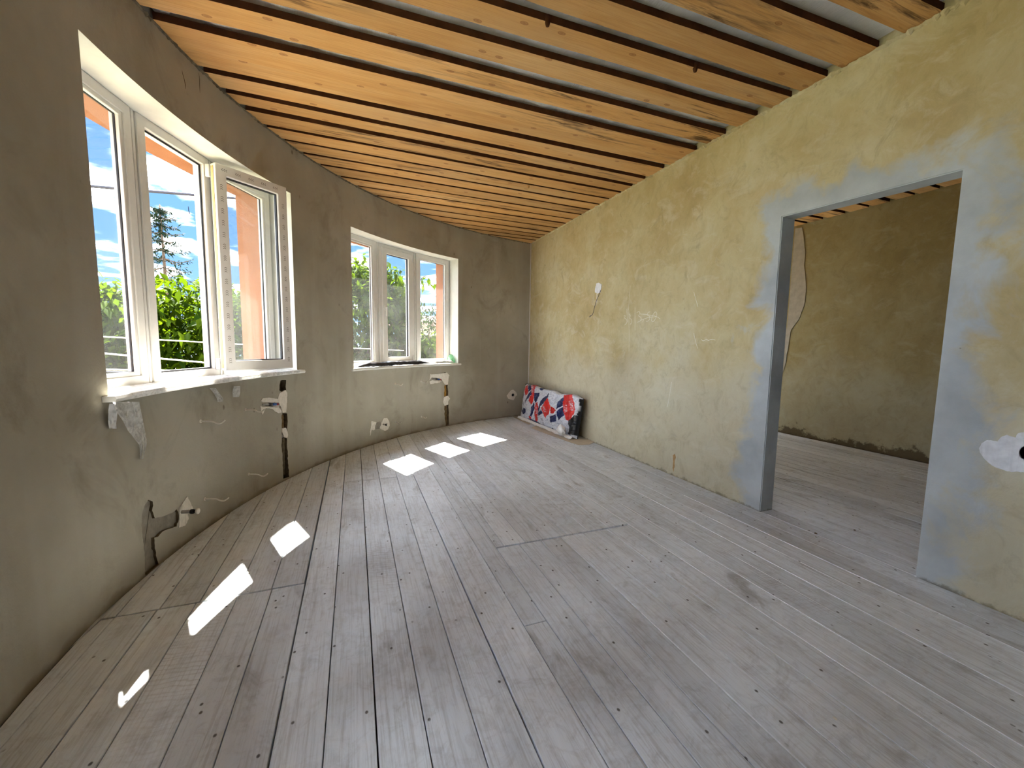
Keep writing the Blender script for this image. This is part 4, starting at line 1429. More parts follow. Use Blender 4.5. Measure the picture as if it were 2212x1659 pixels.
def chalk(strokes, wd=0.0021):
    vs, fs = [], []
    for st_ in strokes:
        pts = bez([(p[0], p[1], 0) for p in st_], 4)
        prev = None
        row = []
        P3 = [Vector((W - 0.0006, *on_right(p.x, p.y))) for p in pts]
        for k, p in enumerate(P3):
            t = (P3[min(k + 1, len(P3) - 1)] - P3[max(k - 1, 0)])
            t.x = 0
            n_ = Vector((0, -t.z, t.y)).normalized()
            ww = wd * (0.7 + 0.6 * abs(mnoise.noise(p * 40)))
            b = len(vs)
            vs += [p + n_ * ww, p - n_ * ww, p - n_ * ww + Vector((0.0012, 0, 0)), p + n_ * ww + Vector((0.0012, 0, 0))]
            if k:
                for t_ in range(4):
                    fs.append((b - 4 + t_, b - 4 + (t_ + 1) % 4, b + (t_ + 1) % 4, b + t_))
    return pyd('chalk_writing', vs, fs, M['chalk'], wall_right)
chalk([KR(p) for p in [
    [(1265, 770), (1265, 900), (1265, 1020), (1265, 1135)],
    [(1295, 850), (1328, 832), (1345, 860), (1322, 900), (1350, 918), (1365, 950), (1345, 985), (1300, 1005)],
    [(1402, 955), (1398, 975), (1385, 1002)],
    [(1510, 838), (1475, 848), (1462, 890), (1492, 905), (1500, 940), (1480, 980), (1445, 990)],
    [(1590, 838), (1612, 860), (1608, 905), (1580, 968), (1545, 997), (1530, 968), (1545, 900), (1578, 846), (1600, 838)],
    [(1350, 872), (1480, 885), (1600, 910), (1668, 952)],
    [(1350, 975), (1440, 940), (1520, 920), (1612, 915)],
    [(1090, 905), (1112, 902), (1102, 938), (1130, 958), (1135, 1010), (1098, 1050)],
    [(1170, 880), (1192, 898), (1180, 938), (1210, 960), (1212, 1010), (1185, 1040)],
    [(1135, 795), (1140, 900), (1152, 1005)],
]])
chalk([KR(p) for p in [[(1190, 420), (1182, 560), (1170, 700), (1160, 815)], [(1170, 830), (1168, 1000), (1174, 1200), (1170, 1470)]]], 0.0013).name = 'chalk_line'
sg = lambda pts: [(1440 + a / 3.319, 560 + b / 3.319) for a, b in pts]
chalk([sg([(248, 575), (262, 585), (285, 575), (300, 582), (322, 575), (350, 580)])], 0.0025).name = 'chalk_mark'
chalk([sg([(195, 235), (210, 290), (225, 340)]), sg([(195, 530), (205, 580), (222, 640)]), sg([(35, 880), (22, 970), (5, 1060)])], 0.002).name = 'scratch'

# ================================================================== ON THE SILLS
def crumple_grid(name, fn, nu, nv, mat, parent=None):
    vs, fs = [], []
    for j in range(nv + 1):
        for i in range(nu + 1):
            vs.append(fn(i / nu, j / nv))
    for j in range(nv):
        for i in range(nu):
            a = j * (nu + 1) + i
            fs.append((a, a + 1, a + nu + 2, a + nu + 1))
    return pyd(name, vs, fs, mat, parent, True)

def ridge(p, s):
    return abs(mnoise.noise(p * s)) 

zs1 = WIN[0]['z0'] + 0.011
film = empty('protective_film', pol(162, RAD, zs1), 'torn clear plastic film wrapped over the sill of the open window', 'plastic film')
def film_top(u, v):
    a = 151.2 + 22.3 * u
    r = RAD + 0.165 - 0.232 * v
    n_ = ridge(Vector((a * 0.9, r * 16, 1)), 1.0) * 0.9 + ridge(Vector((a * 2.6, r * 40, 5)), 1.0) * 0.5
    z = zs1 + 0.002 + (0.016 if u < 0.85 else 0.004) * n_ * (0.35 + 0.65 * math.sin(math.pi * min(v, 0.95)))
    if v > 0.92:
        k = (v - 0.92) / 0.08
        z = zs1 - 0.026 * k + 0.002
        r = RAD - 0.063 - 0.004 * n_
    return pol(a, r, z)
crumple_grid('sheet', film_top, 170, 26, M['film'], film)
def hang(name, rows, seed, depth=0.03, mat=None, nu=18, nv=30):
    ys = [r[0] for r in rows]
    def fn(u, v):
        yy = ys[0] + (ys[-1] - ys[0]) * v
        k = max(0, min(len(rows) - 2, next((q for q in range(len(rows) - 1) if rows[q + 1][0] >= yy), len(rows) - 2)))
        t = (yy - rows[k][0]) / (rows[k + 1][0] - rows[k][0])
        xl = rows[k][1] + (rows[k + 1][1] - rows[k][1]) * t
        xr = rows[k][2] + (rows[k + 1][2] - rows[k][2]) * t
        p = Vector((u * 4, v * 6, seed))
        d = 0.05 * (1 - v) ** 2 + 0.006 + depth * (ridge(p, 1.0) + 0.5 * ridge(p, 2.7))
        a, z = on_curve(xl + (xr - xl) * u, yy, RAD - d)
        return pol(a, RAD - d, z)
    return crumple_grid(name, fn, nu, nv, mat or M['film'], film)
hang('torn_tail', [(868, 243, 301), (890, 252, 305), (910, 266, 309), (930, 276, 313), (950, 292, 317), (962, 301, 317), (976, 302, 313), (992, 303, 309)], 2.0, 0.016, None, 24, 44)
hang('foil_strip', [(872, 236, 252), (886, 234, 254), (900, 233, 253), (915, 234, 251), (926, 236, 252)], 5.0, 0.012, M['foamwhite'], 8, 20)
hang('torn_shred', [(838, 452, 466), (850, 462, 474), (860, 468, 482), (868, 470, 482)], 7.0, 0.02, None, 8, 14)
hang('torn_shred', [(834, 504, 519), (848, 502, 519), (858, 503, 516)], 9.0, 0.015, None, 8, 12)

zs2 = WIN[1]['z0'] + 0.011
def lump_tube(name, a_from, a_to, r0, r1, rad, mat, parent, seed, n=46, seg=14, flat=0.6):
    vs, fs = [], []
    for k in range(n + 1):
        t = k / n
        a = a_from + (a_to - a_from) * t
        rr = r0 + (r1 - r0) * t + 0.012 * mnoise.noise(Vector((t * 6, seed, 0)))
        e = min(1.0, 6 * t + 0.15, 6 * (1 - t) + 0.15)
        for s_ in range(seg):
            q = 2 * math.pi * s_ / seg
            m_ = rad * e * (0.75 + 0.9 * ridge(Vector((t * 26, math.cos(q) * 1.2, math.sin(q) * 1.2 + seed)), 1.0))
            vs.append(pol(a, rr + m_ * math.cos(q), zs2 + rad * flat * e * 0.9 + m_ * flat * math.sin(q)))
    for k in range(n):
        for s_ in range(seg):
            i_, j_ = k * seg + s_, k * seg + (s_ + 1) % seg
            fs.append((i_, j_, j_ + seg, i_ + seg))
    fs += [tuple(range(seg))[::-1], tuple(n * seg + s_ for s_ in range(seg))]
    zmin = min(v.z for v in vs)
    vs = [v + Vector((0, 0, zs2 + 0.0008 - zmin)) for v in vs]
    return pyd(name, vs, fs, mat, parent, True)
roll = lump_tube('black_film_roll', 139.2, 122.6, RAD + 0.004, RAD + 0.028, 0.036, M['blackfilm'], None, 3.3, flat=0.72)
tag(roll, 'crumpled black plastic film rolled along the sill of the shut window', 'plastic film')
wfo = lump_tube('white_film_sheet', 138.0, 124.5, RAD + 0.108, RAD + 0.115, 0.024, M['foamwhite'], None, 8.1, flat=0.45)
tag(wfo, 'crumpled white film lying behind the black roll on the sill', 'plastic film')
wfr = lump_tube('white_foam_wad', 122.2, 116.9, RAD + 0.02, RAD + 0.03, 0.030, M['foamwhite'], None, 5.5, 24, 14, 0.7)
tag(wfr, 'white crumpled foam wad at the corner end of the sill', 'foam wad')
a_b = on_curve(872, 785, RFR)[0]
pb = pol(a_b, RFR - 0.035, zs2)
blk = box('white_block', (-0.125, 0.125, -0.022, 0.022, 0.001, 0.052), M['foamwhite'], None, 0.006)
blk.location = pb
blk.rotation_euler = (0, 0, math.atan2(-math.cos(R_(a_b)), math.sin(R_(a_b))) + math.pi)
tag(blk, 'flat white block standing on the sill against the middle casement', 'block')
gb = pol(116.9, RAD + 0.10, zs2)
def bag(u, v):
    q = 2 * math.pi * u
    rr = 0.062 * (1 - 0.35 * v) * (0.8 + 0.7 * ridge(Vector((math.cos(q) * 1.6, math.sin(q) * 1.6, v * 2.4)), 1.0)) * (math.sin(math.pi * min(v + 0.12, 1.0)) ** 0.35)
    return gb + Vector((rr * math.cos(q), rr * math.sin(q) * 0.7, 0.001 + 0.155 * v))
gbag = crumple_grid('green_plastic_bag', bag, 28, 18, M['greenfilm'])
tag(gbag, 'small crumpled green plastic bag in the corner of the sill', 'plastic bag')

# ================================================================== PACKAGE AND CARDBOARD
FONT = {'L': '10000 10000 10000 10000 10000 10000 11111', 'A': '01110 10001 10001 11111 10001 10001 10001', 'M': '10001 11011 10101 10101 10001 10001 10001',
        'I': '01110 00100 00100 00100 00100 00100 01110', 'N': '10001 11001 10101 10101 10011 10001 10001', 'T': '11111 00100 00100 00100 00100 00100 00100',
        'O': '01110 10001 10001 10001 10001 10001 01110', 'E': '11111 10000 11110 10000 10000 10000 11111'}
def inside(p, poly):
    x, y_ = p
    c = False
    j = len(poly) - 1
    for i in range(len(poly)):
        xi, yi = poly[i]; xj, yj = poly[j]
        if (yi > y_) != (yj > y_) and x < (xj - xi) * (y_ - yi) / (yj - yi) + xi:
            c = not c
        j = i
    return c
WHITE_, RED_, NAVY_, BLACK_, GREY_ = srgb(222, 226, 234), srgb(214, 44, 40), srgb(34, 46, 96), srgb(22, 22, 28), srgb(120, 124, 134)
PRINT = [
    (NAVY_, [(395, 950), (430, 800), (478, 560), (520, 500), (508, 640), (470, 700), (450, 820), (425, 930)]),
    (NAVY_, [(430, 905), (480, 855), (542, 872), (530, 945), (475, 965)]),
    (RED_, [(525, 505), (600, 452), (612, 600), (545, 645), (530, 560)]),
    (NAVY_, [(614, 460), (682, 448), (682, 548), (618, 590)]),
    (NAVY_, [(520, 790), (560, 690), (680, 560), (690, 632), (570, 735)]),
    (RED_, [(692, 450), (772, 462), (752, 640), (745, 730), (690, 805), (635, 750), (640, 690), (688, 640)]),
    (NAVY_, [(748, 600), (872, 600), (850, 700), (800, 782), (762, 735)]),
    (NAVY_, [(655, 1000), (680, 850), (762, 772), (772, 870), (722, 960), (692, 1030)]),
    (RED_, [(782, 800), (842, 755), (850, 850), (832, 1000), (800, 1135), (765, 1085), (760, 950)]),
    (NAVY_, [(842, 890), (900, 745), (1050, 600), (1062, 622), (1000, 742), (902, 842), (852, 960)]),
    (NAVY_, [(836, 960), (920, 905), (942, 965), (850, 1012)]),
    (RED_, [(920, 870), (1030, 690), (1082, 830), (1060, 962), (990, 1062), (950, 980)]),
    (RED_, [(1082, 842), (1140, 850), (1200, 900), (1130, 970), (1082, 962)]),
    (NAVY_, [(1202, 880), (1222, 742), (1310, 660), (1302, 820)]),
    (NAVY_, [(1202, 925), (1302, 835), (1332, 980), (1222, 1092), (1202, 1000)]),
    (RED_, [(1310, 622), (1430, 618), (1492, 870), (1470, 960), (1400, 1082), (1360, 1062), (1302, 870)]),
    (NAVY_, [(1072, 1020), (1192, 975), (1188, 1100), (1090, 1132)]),
    (NAVY_, [(560, 1045), (640, 1050), (690, 1065), (830, 1122), (862, 1182), (922, 1232), (900, 1262), (832, 1242), (742, 1182), (640, 1100)]),
    (RED_, [(622, 1020), (650, 990), (680, 1050), (640, 1060)]),
    (NAVY_, [(1050, 1262), (1122, 1222), (1152, 1302), (1172, 1362), (1082, 1332)]),
    (BLACK_, [(1385, 1085), (1475, 975), (1535, 955), (1525, 1335), (1390, 1330), (1405, 1200)]),
    (BLACK_, [(1530, 660), (1560, 640), (1560, 980), (1500, 960), (1525, 840)]),
    (NAVY_, [(860, 522), (900, 480), (972, 512), (902, 547)]),
    (BLACK_, [(515, 415), (700, 415), (690, 440), (560, 442), (530, 490)]),
    (RED_, [(1225, 1180), (1235, 1178), (1365, 1278), (1358, 1288)]),
    (RED_, [(1200, 1215), (1208, 1210), (1330, 1305), (1322, 1312)]),
]
TEXTS = [('LAMIN', (1395, 745), (0.20, 0.98), 44, WHITE_), ('TION', (1320, 815), (0.16, 0.985), 44, WHITE_), ('AMIN', (945, 850), (0.30, 0.95), 36, WHITE_), ('LAMIN', (700, 470), (0.02, 1.0), 34, WHITE_), ('LAMINA', (868, 1040), (0.42, 0.9), 34, GREY_), ('ION', (465, 740), (0.1, 1.0), 30, BLACK_), ('ATION', (790, 850), (0.05, 1.0), 34, WHITE_)]
def ink_and_crease_shade(px, py):
    col = WHITE_
    for c_, poly in PRINT:
        if inside((px, py), poly):
            col = c_
    if col == WHITE_:
        q_ = mnoise.noise(Vector((px * 0.012, py * 0.03, 2.0)))
        q2 = mnoise.noise(Vector((px * 0.03, py * 0.011, 7.0)))
        if abs(q_) < 0.035 or abs(q2) < 0.03:
            col = srgb(176, 184, 200)  # grey lines: shade along the wrap's creases, put into the colour
    for txt, (ox, oy), (dx, dy), hgt, c_ in TEXTS:
        u_ = ((px - ox) * dx + (py - oy) * dy) / (hgt * 0.78)
        v_ = ((px - ox) * dy - (py - oy) * dx) / hgt
        k = int(math.floor(u_))
        if 0 <= k < len(txt) and 0 <= v_ < 1:
            cxx = int((u_ - k) * 6.2)
            cyy = int((1 - v_) * 7)
            if cxx < 5 and FONT[txt[k]].split()[min(cyy, 6)][cxx] == '1':
                col = c_
    return col

def package():
    # slab leaning on the straight wall: bottom front edge, top back edge
    BL, BR = Vector((2.615, 6.33, 0.022)), Vector((2.690, 4.615, 0.022))
    TL, TR = Vector((2.745, 6.42, 0.590)), Vector((2.752, 4.585, 0.570))
    QL = [(365, 1000), (1470, 1395), (1545, 640), (520, 418)]      # BL, BR, TR, TL on the print
    root = empty('insulation_pack', (2.75, 5.45, 0.004), 'insulation slab wrapped in red, navy and white printed plastic leaning in the corner', 'package')
    nu, nv = 230, 104
    g = random.Random(2)
    vs, fs, cols = [], [], []
    nrm = (BR - BL).cross(TL - BL).normalized()
    if nrm.x > 0:
        nrm = -nrm
    th = 0.070
    for j in range(nv + 1):
        v = j / nv
        for i in range(nu + 1):
            u = i / nu
            p = (BL * (1 - u) + BR * u) * (1 - v) + (TL * (1 - u) + TR * u) * v
            e = min(u / 0.035, (1 - u) / 0.03, v / 0.07, (1 - v) / 0.05, 1.0)
            rnd_ = math.sqrt(max(0.0, 1 - (1 - e) ** 2))
            q = Vector((u * 9, v * 3.5, 1.7))
            bulge = 0.022 * math.sin(math.pi * u) * math.sin(math.pi * v)
            wr = 0.022 * (0.5 - ridge(q, 1.0)) + 0.018 * (0.35 - ridge(q + Vector((4, 2, 0)), 2.3)) + 0.008 * (0.3 - ridge(q, 6.0))
            sag = (0.03 * mnoise.noise(Vector((u * 5, 7.7, 0))) + 0.012 * mnoise.noise(Vector((u * 16, 3.7, 0)))) * v
            p = p - nrm * (1 - rnd_) * 0.05 + nrm * (bulge + wr * rnd_) + Vector((0, 0, sag * (1 if v > 0.5 else 0)))
            vs.append(p)
            jx, jy = 14 * mnoise.noise(q * 1.1), 14 * mnoise.noise(q * 1.1 + Vector((9, 0, 0)))
            X = (QL[0][0] * (1 - u) + QL[1][0] * u) * (1 - v) + (QL[3][0] * (1 - u) + QL[2][0] * u) * v
            Y = (QL[0][1] * (1 - u) + QL[1][1] * u) * (1 - v) + (QL[3][1] * (1 - u) + QL[2][1] * u) * v
            cols.append(ink_and_crease_shade(X, Y))
    N = (nu + 1)
    for j in range(nv):
        for i in range(nu):
            a = j * N + i
            fs.append((a, a + 1, a + N + 1, a + N))
    # thickness: back sheet from the rim
    rim = [i for i in range(nu + 1)] + [j * N + nu for j in range(1, nv + 1)] + [nv * N + i for i in range(nu - 1, -1, -1)] + [j * N for j in range(nv - 1, 0, -1)]
    base = len(vs)
    n_r = len(rim)
    for lay in (0.35, 0.75, 1.0):
        for k, r_ in enumerate(rim):
            p = vs[r_].copy()
            p = p - nrm * (th - 0.05) * lay
            p.x = min(p.x, W - 0.006)
            p.z = max(p.z, 0.012)
            vs.append(p)
            jj, ii = divmod(r_, N)
            cols.append(BLACK_ if ii > nu * 0.9 or jj == nv else WHITE_ if (k * 7) % 5 else NAVY_)
    for lay in range(3):
        for k in range(n_r):
            k2 = (k + 1) % n_r
            a, b = (rim[k], rim[k2]) if lay == 0 else (base + (lay - 1) * n_r + k, base + (lay - 1) * n_r + k2)
            c_, d_ = base + lay * n_r + k, base + lay * n_r + k2
            fs.append((a, c_, d_, b))
    fs.append(tuple(base + 2 * n_r + k for k in range(n_r)))
    me = bpy.data.meshes.new('wrapped_slab')
    me.from_pydata([tuple(v) for v in vs], [], fs)
    me.update()
    ca = me.color_attributes.new('print', 'FLOAT_COLOR', 'POINT')
    ca.data.foreach_set('color', np.array([(*c_, 1.0) for c_ in cols], dtype=np.float32).ravel())
    for p in me.polygons:
        p.use_smooth = True
    link('wrapped_slab', me, M['pack'], root)
    # loose plastic skirt along the floor
    def skirt(u, v):
        p = BL * (1 - u) + BR * u
        out = Vector((-1, 0.1, 0))
        d = 0.015 + 0.055 * v * (0.6 + 0.8 * ridge(Vector((u * 11, 2.2, 0)), 1.0))
        return Vector((p.x, p.y, 0)) + out * d + Vector((0, 0, 0.012 + 0.03 * (1 - v) * (1 - v) + 0.018 * ridge(Vector((u * 26, v * 2, 4)), 1.0)))
    crumple_grid('loose_wrap', skirt, 110, 8, M['foamwhite'], root)
    def tuft(u, v):
        q = 2 * math.pi * u
        rr = (0.075 if v < 0.99 else 0.0) * math.sin(math.pi * (0.08 + 0.9 * v)) * (0.7 + 0.7 * ridge(Vector((math.cos(q) * 1.5, math.sin(q) * 1.5, v * 2)), 1.0))
        c0 = Vector((2.60, 4.80, 0.055))
        return c0 + Vector((rr * 0.6 * math.cos(q), rr * 1.5 * math.sin(q), 0.15 * v - 0.015))
    crumple_grid('plastic_bunch', tuft, 30, 14, M['foamwhite'], root)
    return root
package()

def card(name, pts, label, lift=0.0, fold=None):
    P = [Vector((*on_floor(*p), 0.0035)) for p in pts]
    bm = bmesh.new()
    a = [bm.verts.new(p + Vector((0, 0, 0.004 + lift * (k == len(P) // 2)))) for k, p in enumerate(P)]
    b = [bm.verts.new(p) for p in P]
    f1 = bm.faces.new(a); f2 = bm.faces.new(b[::-1])
    for k in range(len(a)):
        bm.faces.new([a[k], b[k], b[(k + 1) % len(a)], a[(k + 1) % len(a)]])
    bmesh.ops.triangulate(bm, faces=[f1, f2])
    bmesh.ops.recalc_face_normals(bm, faces=bm.faces)
    o = from_bm(name, bm, M['card'])
    return tag(o, label, 'cardboard', 'cardboard under the wrapped pack')
card('cardboard_sheet', [(1106, 900), (1122, 908), (1140, 917), (1146, 917.5), (1140, 908), (1128, 899)], 'cardboard strip under the corner end of the wrapped pack')
card('cardboard_sheet', [(1148, 925), (1170, 934), (1200, 945), (1225, 954), (1250, 962), (1273, 961), (1286, 955), (1262, 944), (1215, 930), (1165, 917)], 'long cardboard strip under the doorway end of the wrapped pack')

def crumb(px, py, r, mat, label):
    x_, y_ = on_floor(px, py)
    bm = bmesh.new()
    bmesh.ops.create_icosphere(bm, subdivisions=2, radius=r)
    for v in bm.verts:
        v.co *= 0.75 + 0.5 * ridge(v.co * (1.4 / r) + Vector((px, 0, 0)), 1.0)
        v.co.z *= 0.55
    lo = min(v.co.z for v in bm.verts)
    bmesh.ops.translate(bm, verts=bm.verts, vec=(x_, y_, 0.003 - lo))
    return tag(from_bm('plaster_crumb', bm, mat), label, 'crumb', 'crumbs on the floor')
crumb(1762, 1155, 0.011, M['chase'], 'small dark crumb on the boards in front of the doorway')
crumb(1803, 1556, 0.007, M['gypsum'], 'tiny pale crumb on the boards near the lower edge')
crumb(1846, 1147, 0.008, M['chase'], 'dark crumb lying just inside the doorway')

# ================================================================== OUTSIDE
yard = box('ground', (-60, 60, -60, 80, -3.3, -3.1), M['ground'])
tag(yard, 'sunlit yard ground below the windows', 'ground', kind='structure')

def leaf_cloud(name, blobs, n_twigs, leaf_len, mat, parent, seed, per=8, droop=0.6, width=0.42):
    g = np.random.default_rng(seed)
    blobs_a = np.array([(*c, *r) for c, r in blobs])
    wts = blobs_a[:, 3] * blobs_a[:, 4] * blobs_a[:, 5]
    pick = g.choice(len(blobs_a), n_twigs, p=wts / wts.sum())
    d = g.normal(size=(n_twigs, 3)); d /= np.linalg.norm(d, axis=1)[:, None]
    rad = g.uniform(0.45, 1.0, n_twigs) ** 0.5
    ctr = blobs_a[pick, :3] + d * rad[:, None] * blobs_a[pick, 3:]
    n = n_twigs * per
    tw = np.repeat(np.arange(n_twigs), per)
    tdir = d + g.normal(size=d.shape) * 0.5; tdir[:, 2] *= 0.4
    tdir /= np.linalg.norm(tdir, axis=1)[:, None]
    t = np.tile(np.linspace(-1, 1, per), n_twigs)
    base = ctr[tw] + tdir[tw] * (t * leaf_len * 1.3)[:, None] + g.normal(size=(n, 3)) * leaf_len * 0.18
    ax = g.normal(size=(n, 3)) * 0.8 + tdir[tw] * 0.6
    ax[:, 2] -= droop + g.uniform(0, 0.5, n)
    ax /= np.linalg.norm(ax, axis=1)[:, None]
    up = np.tile(np.array([0, 0, 1.0]), (n, 1)) + g.normal(size=(n, 3)) * 0.35
    sd_ = np.cross(ax, up); sd_ /= np.linalg.norm(sd_, axis=1)[:, None] + 1e-9
    nr = np.cross(sd_, ax)
    L = leaf_len * g.uniform(0.7, 1.25, n)[:, None]
    w_ = L * width * 0.5
    mid = base + ax * L * 0.45 - nr * L * 0.0
    tip = base + ax * L - np.array([0, 0, 1.0]) * L * 0.10
    vl = mid + sd_ * w_ + nr * L * 0.07
    vr = mid - sd_ * w_ + nr * L * 0.07
    V = np.stack([base, vl, tip, vr, mid], axis=1).reshape(-1, 3)
    o = np.arange(n)[:, None] * 5
    F = np.concatenate([o + np.array([0, 4, 1]), o + np.array([4, 2, 1]), o + np.array([0, 3, 4]), o + np.array([4, 3, 2])], axis=1).reshape(-1, 3)
    me = bpy.data.meshes.new(name)
    me.vertices.add(len(V)); me.vertices.foreach_set('co', V.ravel().astype(np.float32))
    me.loops.add(F.size); me.loops.foreach_set('vertex_index', F.ravel().astype(np.int32))
    me.polygons.add(len(F))
    me.polygons.foreach_set('loop_start', np.arange(0, F.size, 3, dtype=np.int32))
    me.polygons.foreach_set('loop_total', np.full(len(F), 3, dtype=np.int32))
    me.update(calc_edges=True)
    ob = link(name, me, mat, parent)
    ob['kind'] = 'stuff'
    return ob

def leafy_tree(loc, blobs, twigs, leaf_len, mat, seed, label, trunk=0.11, per=8, name='cherry_tree', limbs=7):
    root = empty(name, loc, label, 'tree', 'trees outside the windows')
    g = random.Random(seed)
    base = Vector(loc)
    c0 = Vector(blobs[0][0])
    tube('trunk', bez([base, base.lerp(c0, 0.4) + Vector((g.uniform(-.1, .1), g.uniform(-.1, .1), 0)), c0], 6), [trunk * (1 - 0.05 * k) for k in range(13)], M['bark'], root, 9)
    for k in range(limbs):
        c_, r_ = blobs[g.randrange(len(blobs))]
        tgt = Vector(c_) + Vector((g.uniform(-.7, .7) * r_[0], g.uniform(-.7, .7) * r_[1], g.uniform(0, .8) * r_[2]))
        st_ = base.lerp(c0, g.uniform(0.5, 0.95))
        tube('limb', bez([st_, st_.lerp(tgt, 0.5) + Vector((0, 0, 0.15)), tgt], 5), [trunk * 0.4 * (1 - 0.08 * q) for q in range(11)], M['bark'], root, 6)
    leaf_cloud('leaves', blobs, twigs, leaf_len, mat, root, seed, per)
    return root

GZ = -3.1
leafy_tree((-2.6, 7.9, GZ), [((-2.35, 7.7, 0.75), (1.25, 1.0, 1.45)), ((-3.4, 7.6, 0.45), (1.2, 1.0, 1.65)), ((-1.7, 8.1, 0.5), (0.9, 0.8, 1.55)), ((-2.6, 7.3, -0.7), (1.6, 0.9, 1.0))],
           2400, 0.165, M['leaf'], 11, 'broad-leaved tree with bright drooping leaves outside the open window', per=9)
leafy_tree((0.4, 9.5, GZ), [((0.25, 9.5, 1.35), (1.0, 1.0, 1.65)), ((0.75, 9.3, 1.5), (0.45, 0.6, 1.45)), ((-0.7, 9.6, 0.6), (0.9, 0.8, 1.6)), ((0.5, 9.2, -0.3), (1.1, 0.8, 1.0))],
           2600, 0.165, M['leaf'], 12, 'tall leafy tree filling the first two panes of the shut window', per=9)
leafy_tree((1.6, 9.0, GZ), [((1.45, 8.9, 0.55), (0.55, 0.5, 0.95)), ((2.0, 9.2, 0.2), (0.5, 0.5, 0.8))],
           420, 0.165, M['leaf'], 13, 'lower leafy branches in front of the pale house', per=8, trunk=0.05, limbs=4)
leafy_tree((2.7, 16.6, GZ), [((2.75, 16.4, 1.6), (1.3, 1.0, 1.35)), ((4.3, 16.8, 1.2), (1.3, 1.0, 1.4))],
           520, 0.16, M['leaf2'], 14, 'rounded green tree in the distance beyond the house roof', per=7)
leafy_tree((-6.6, 13.5, GZ), [((-6.3, 13.4, 0.6), (1.9, 1.3, 1.9)), ((-8.2, 13.2, 0.2), (1.8, 1.2, 1.9)), ((-4.6, 13.8, 0.3), (1.5, 1.2, 1.7))],
           1100, 0.17, M['leaf2'], 15, 'dark green tree standing behind the bright one, seen in the first pane', per=7, name='dark_tree')
# one thin shoot reaching into the third pane
sh = empty('leafy_shoot', (1.22, 9.0, 2.45), 'single curved leafy shoot against the sky in the third pane', 'branch')
tube('stem', bez([(1.0, 9.1, 2.1), (1.25, 9.0, 2.45), (1.42, 8.95, 2.68), (1.55, 8.9, 2.66)], 5), 0.008, M['bark'], sh, 6)
leaf_cloud('leaves', [((1.42, 8.95, 2.62), (0.16, 0.1, 0.10))], 4, 0.17, M['leaf'], sh, 5, 5)

def spruce(loc, top, label):
    root = empty('spruce_tree', loc, label, 'tree', 'trees outside the windows')
    x, y_, z0 = loc
    hgt = top - z0
    tube('trunk', [(x, y_, z0), (x + 0.05, y_, z0 + hgt * 0.5), (x, y_, top)], [0.16, 0.09, 0.02], M['bark'], root, 8)
    g = random.Random(4)
    vs, fs = [], []
    bv, bf = [], []
    lv = 0
    z = z0 + hgt * 0.45
    while z < top - 0.1:
        t = (top - z) / (hgt * 0.55)
        ln = 0.25 + 2.1 * t
        for k in range(5):
            q = 2 * math.pi * (k / 5) + lv * 0.5 + g.uniform(-.3, .3)
            l_ = ln * g.uniform(0.6, 1.15)
            d = Vector((math.cos(q), math.sin(q), 0))
            m = 13
            pts = [Vector((x, y_, z)) + d * l_ * s_ / m + Vector((0, 0, -0.22 * l_ * math.sin(s_ / m * 2.2) + 0.12 * l_ * (s_ / m) ** 2)) for s_ in range(m + 1)]
            tv, tf = tube_vf(pts, [0.022 * (1 - s_ / (m + 1)) + 0.005 for s_ in range(m + 1)], 4)
            o_ = len(bv); bv += tv; bf += [tuple(i_ + o_ for i_ in f_) for f_ in tf]
            for s_ in range(2, m + 1):
                for c_ in range(3):
                    p = pts[s_] + Vector((g.uniform(-.05, .05), g.uniform(-.05, .05), g.uniform(-.05, .05)))
                    a = d * 0.4 + Vector((g.uniform(-1, 1), g.uniform(-1, 1), g.uniform(-0.9, 0.5)))
                    a.normalize()
                    L = g.uniform(0.10, 0.22)
                    s2 = a.orthogonal().normalized() * 0.022
                    b = len(vs)
                    vs += [p, p + a * L * 0.5 + s2, p + a * L, p + a * L * 0.5 - s2]
                    fs.append((b, b + 1, b + 2, b + 3))
        z += hgt * 0.034 * (0.7 + t)
        lv += 1
    o1 = pyd('boughs', bv, bf, M['bark'], root); o1['kind'] = 'stuff'
    me = bpy.data.meshes.new('needles'); me.from_pydata([tuple(v) for v in vs], [], fs); me.update()
    o2 = link('needles', me, M['needle'], root); o2['kind'] = 'stuff'
    return root
spruce((-7.15, 20.8, GZ), 6.65, 'dark spruce rising above the bright tree against the clouds')

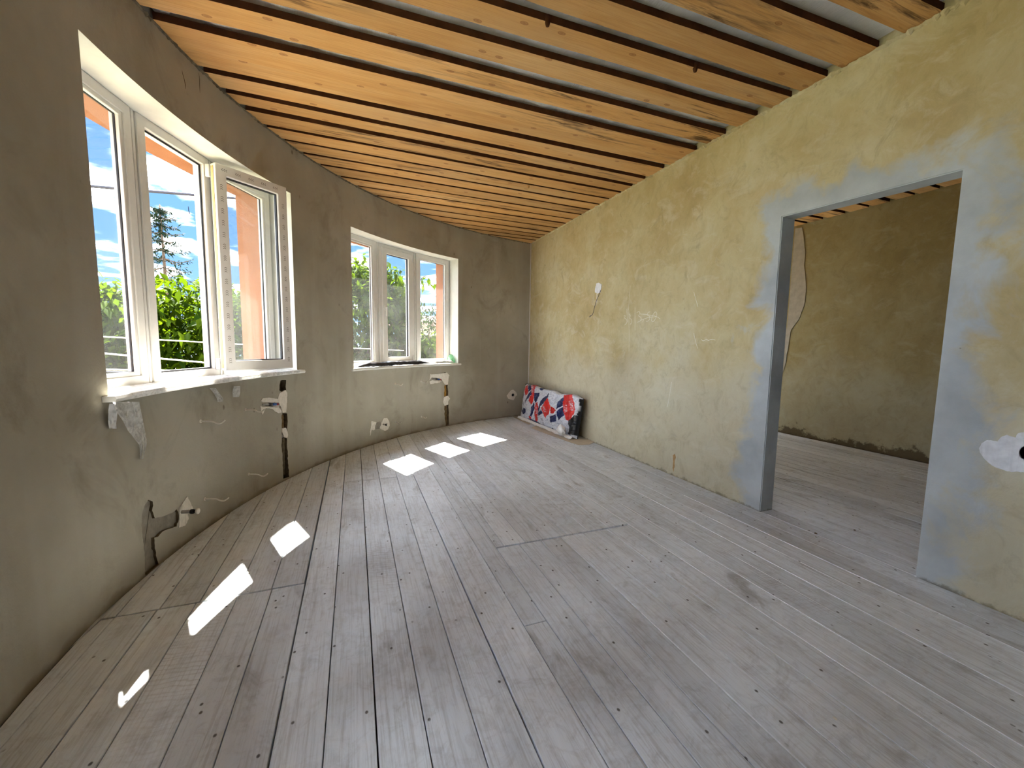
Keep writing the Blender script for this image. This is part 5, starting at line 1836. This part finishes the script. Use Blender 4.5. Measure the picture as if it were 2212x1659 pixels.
# neighbouring house
hs = empty('neighbour_house', (5.2, 20.5, GZ), 'pale house with brown-pink eaves in the third pane of the shut window', 'house')
box('wall', (2.2, 9.5, 19.6, 24.0, GZ, 2.05), M['housewall'], hs)
box('eave', (1.7, 10.0, 19.0, 24.6, 2.05, 2.25), M['houseroof'], hs)
pyd('roof', [(1.7, 19.0, 2.25), (10, 19.0, 2.25), (10, 24.6, 2.25), (1.7, 24.6, 2.25), (1.9, 21.8, 2.7), (9.8, 21.8, 2.7)], [(0, 1, 5, 4), (2, 3, 4, 5), (0, 4, 3), (1, 2, 5), (3, 2, 1, 0)], M['houseroof'], hs)
for k in range(24):
    box('cladding_rib', (2.25 + k * 0.3, 2.29 + k * 0.3, 19.57, 19.6, GZ + 0.05, 2.04), M['housewall'], hs)

# overhead cables
def cable(p, q, r, mat, label, sag=0.05):
    p, q = Vector(p), Vector(q)
    pts = [p.lerp(q, k / 24) + Vector((0, 0, -4 * sag * (k / 24) * (1 - k / 24))) for k in range(25)]
    o = tube('overhead_cable', pts, r, mat, None, 7)
    return tag(o, label, 'cable', 'cables strung past the windows')
def ext(a, b, t0, t1):
    a, b = Vector(a), Vector(b)
    return a + (b - a) * t0, a + (b - a) * t1
def at(px, py, dist):
    v = view_ray(px, py)
    k = dist / math.hypot(v.x, v.y)
    return v * k + Vector((0, 0, EYE))
cable(*ext(at(195, 402, 6.0), at(433, 422, 6.3), -4, 3), 0.016, M['cable'], 'thick dark cable crossing the sky high in the open window', 0.0)
cable(*ext(at(360, 735, 6.1), at(450, 740, 6.3), -8, 4), 0.007, M['whitecable'], 'thin pale cable at eye level before the bright leaves', 0.0)
cable(*ext(at(362, 776, 6.1), at(450, 784, 6.3), -8, 4), 0.009, M['whitecable'], 'pale cable crossing low before the bright leaves', 0.0)
cable(*ext(at(362, 800, 6.1), at(455, 801, 6.3), -8, 4), 0.008, M['whitecable'], 'lowest pale cable just above the sill line', 0.0)
cable(*ext(at(362, 806, 6.2), at(455, 808, 6.4), -8, 4), 0.010, M['cable'], 'lowest dark cable just above the sill line', 0.0)
cable(*ext(at(780, 753, 7.3), at(930, 760, 7.5), -0.6, 0.6), 0.006, M['whitecable'], 'thin pale cable crossing low behind the shut window', 0.0)
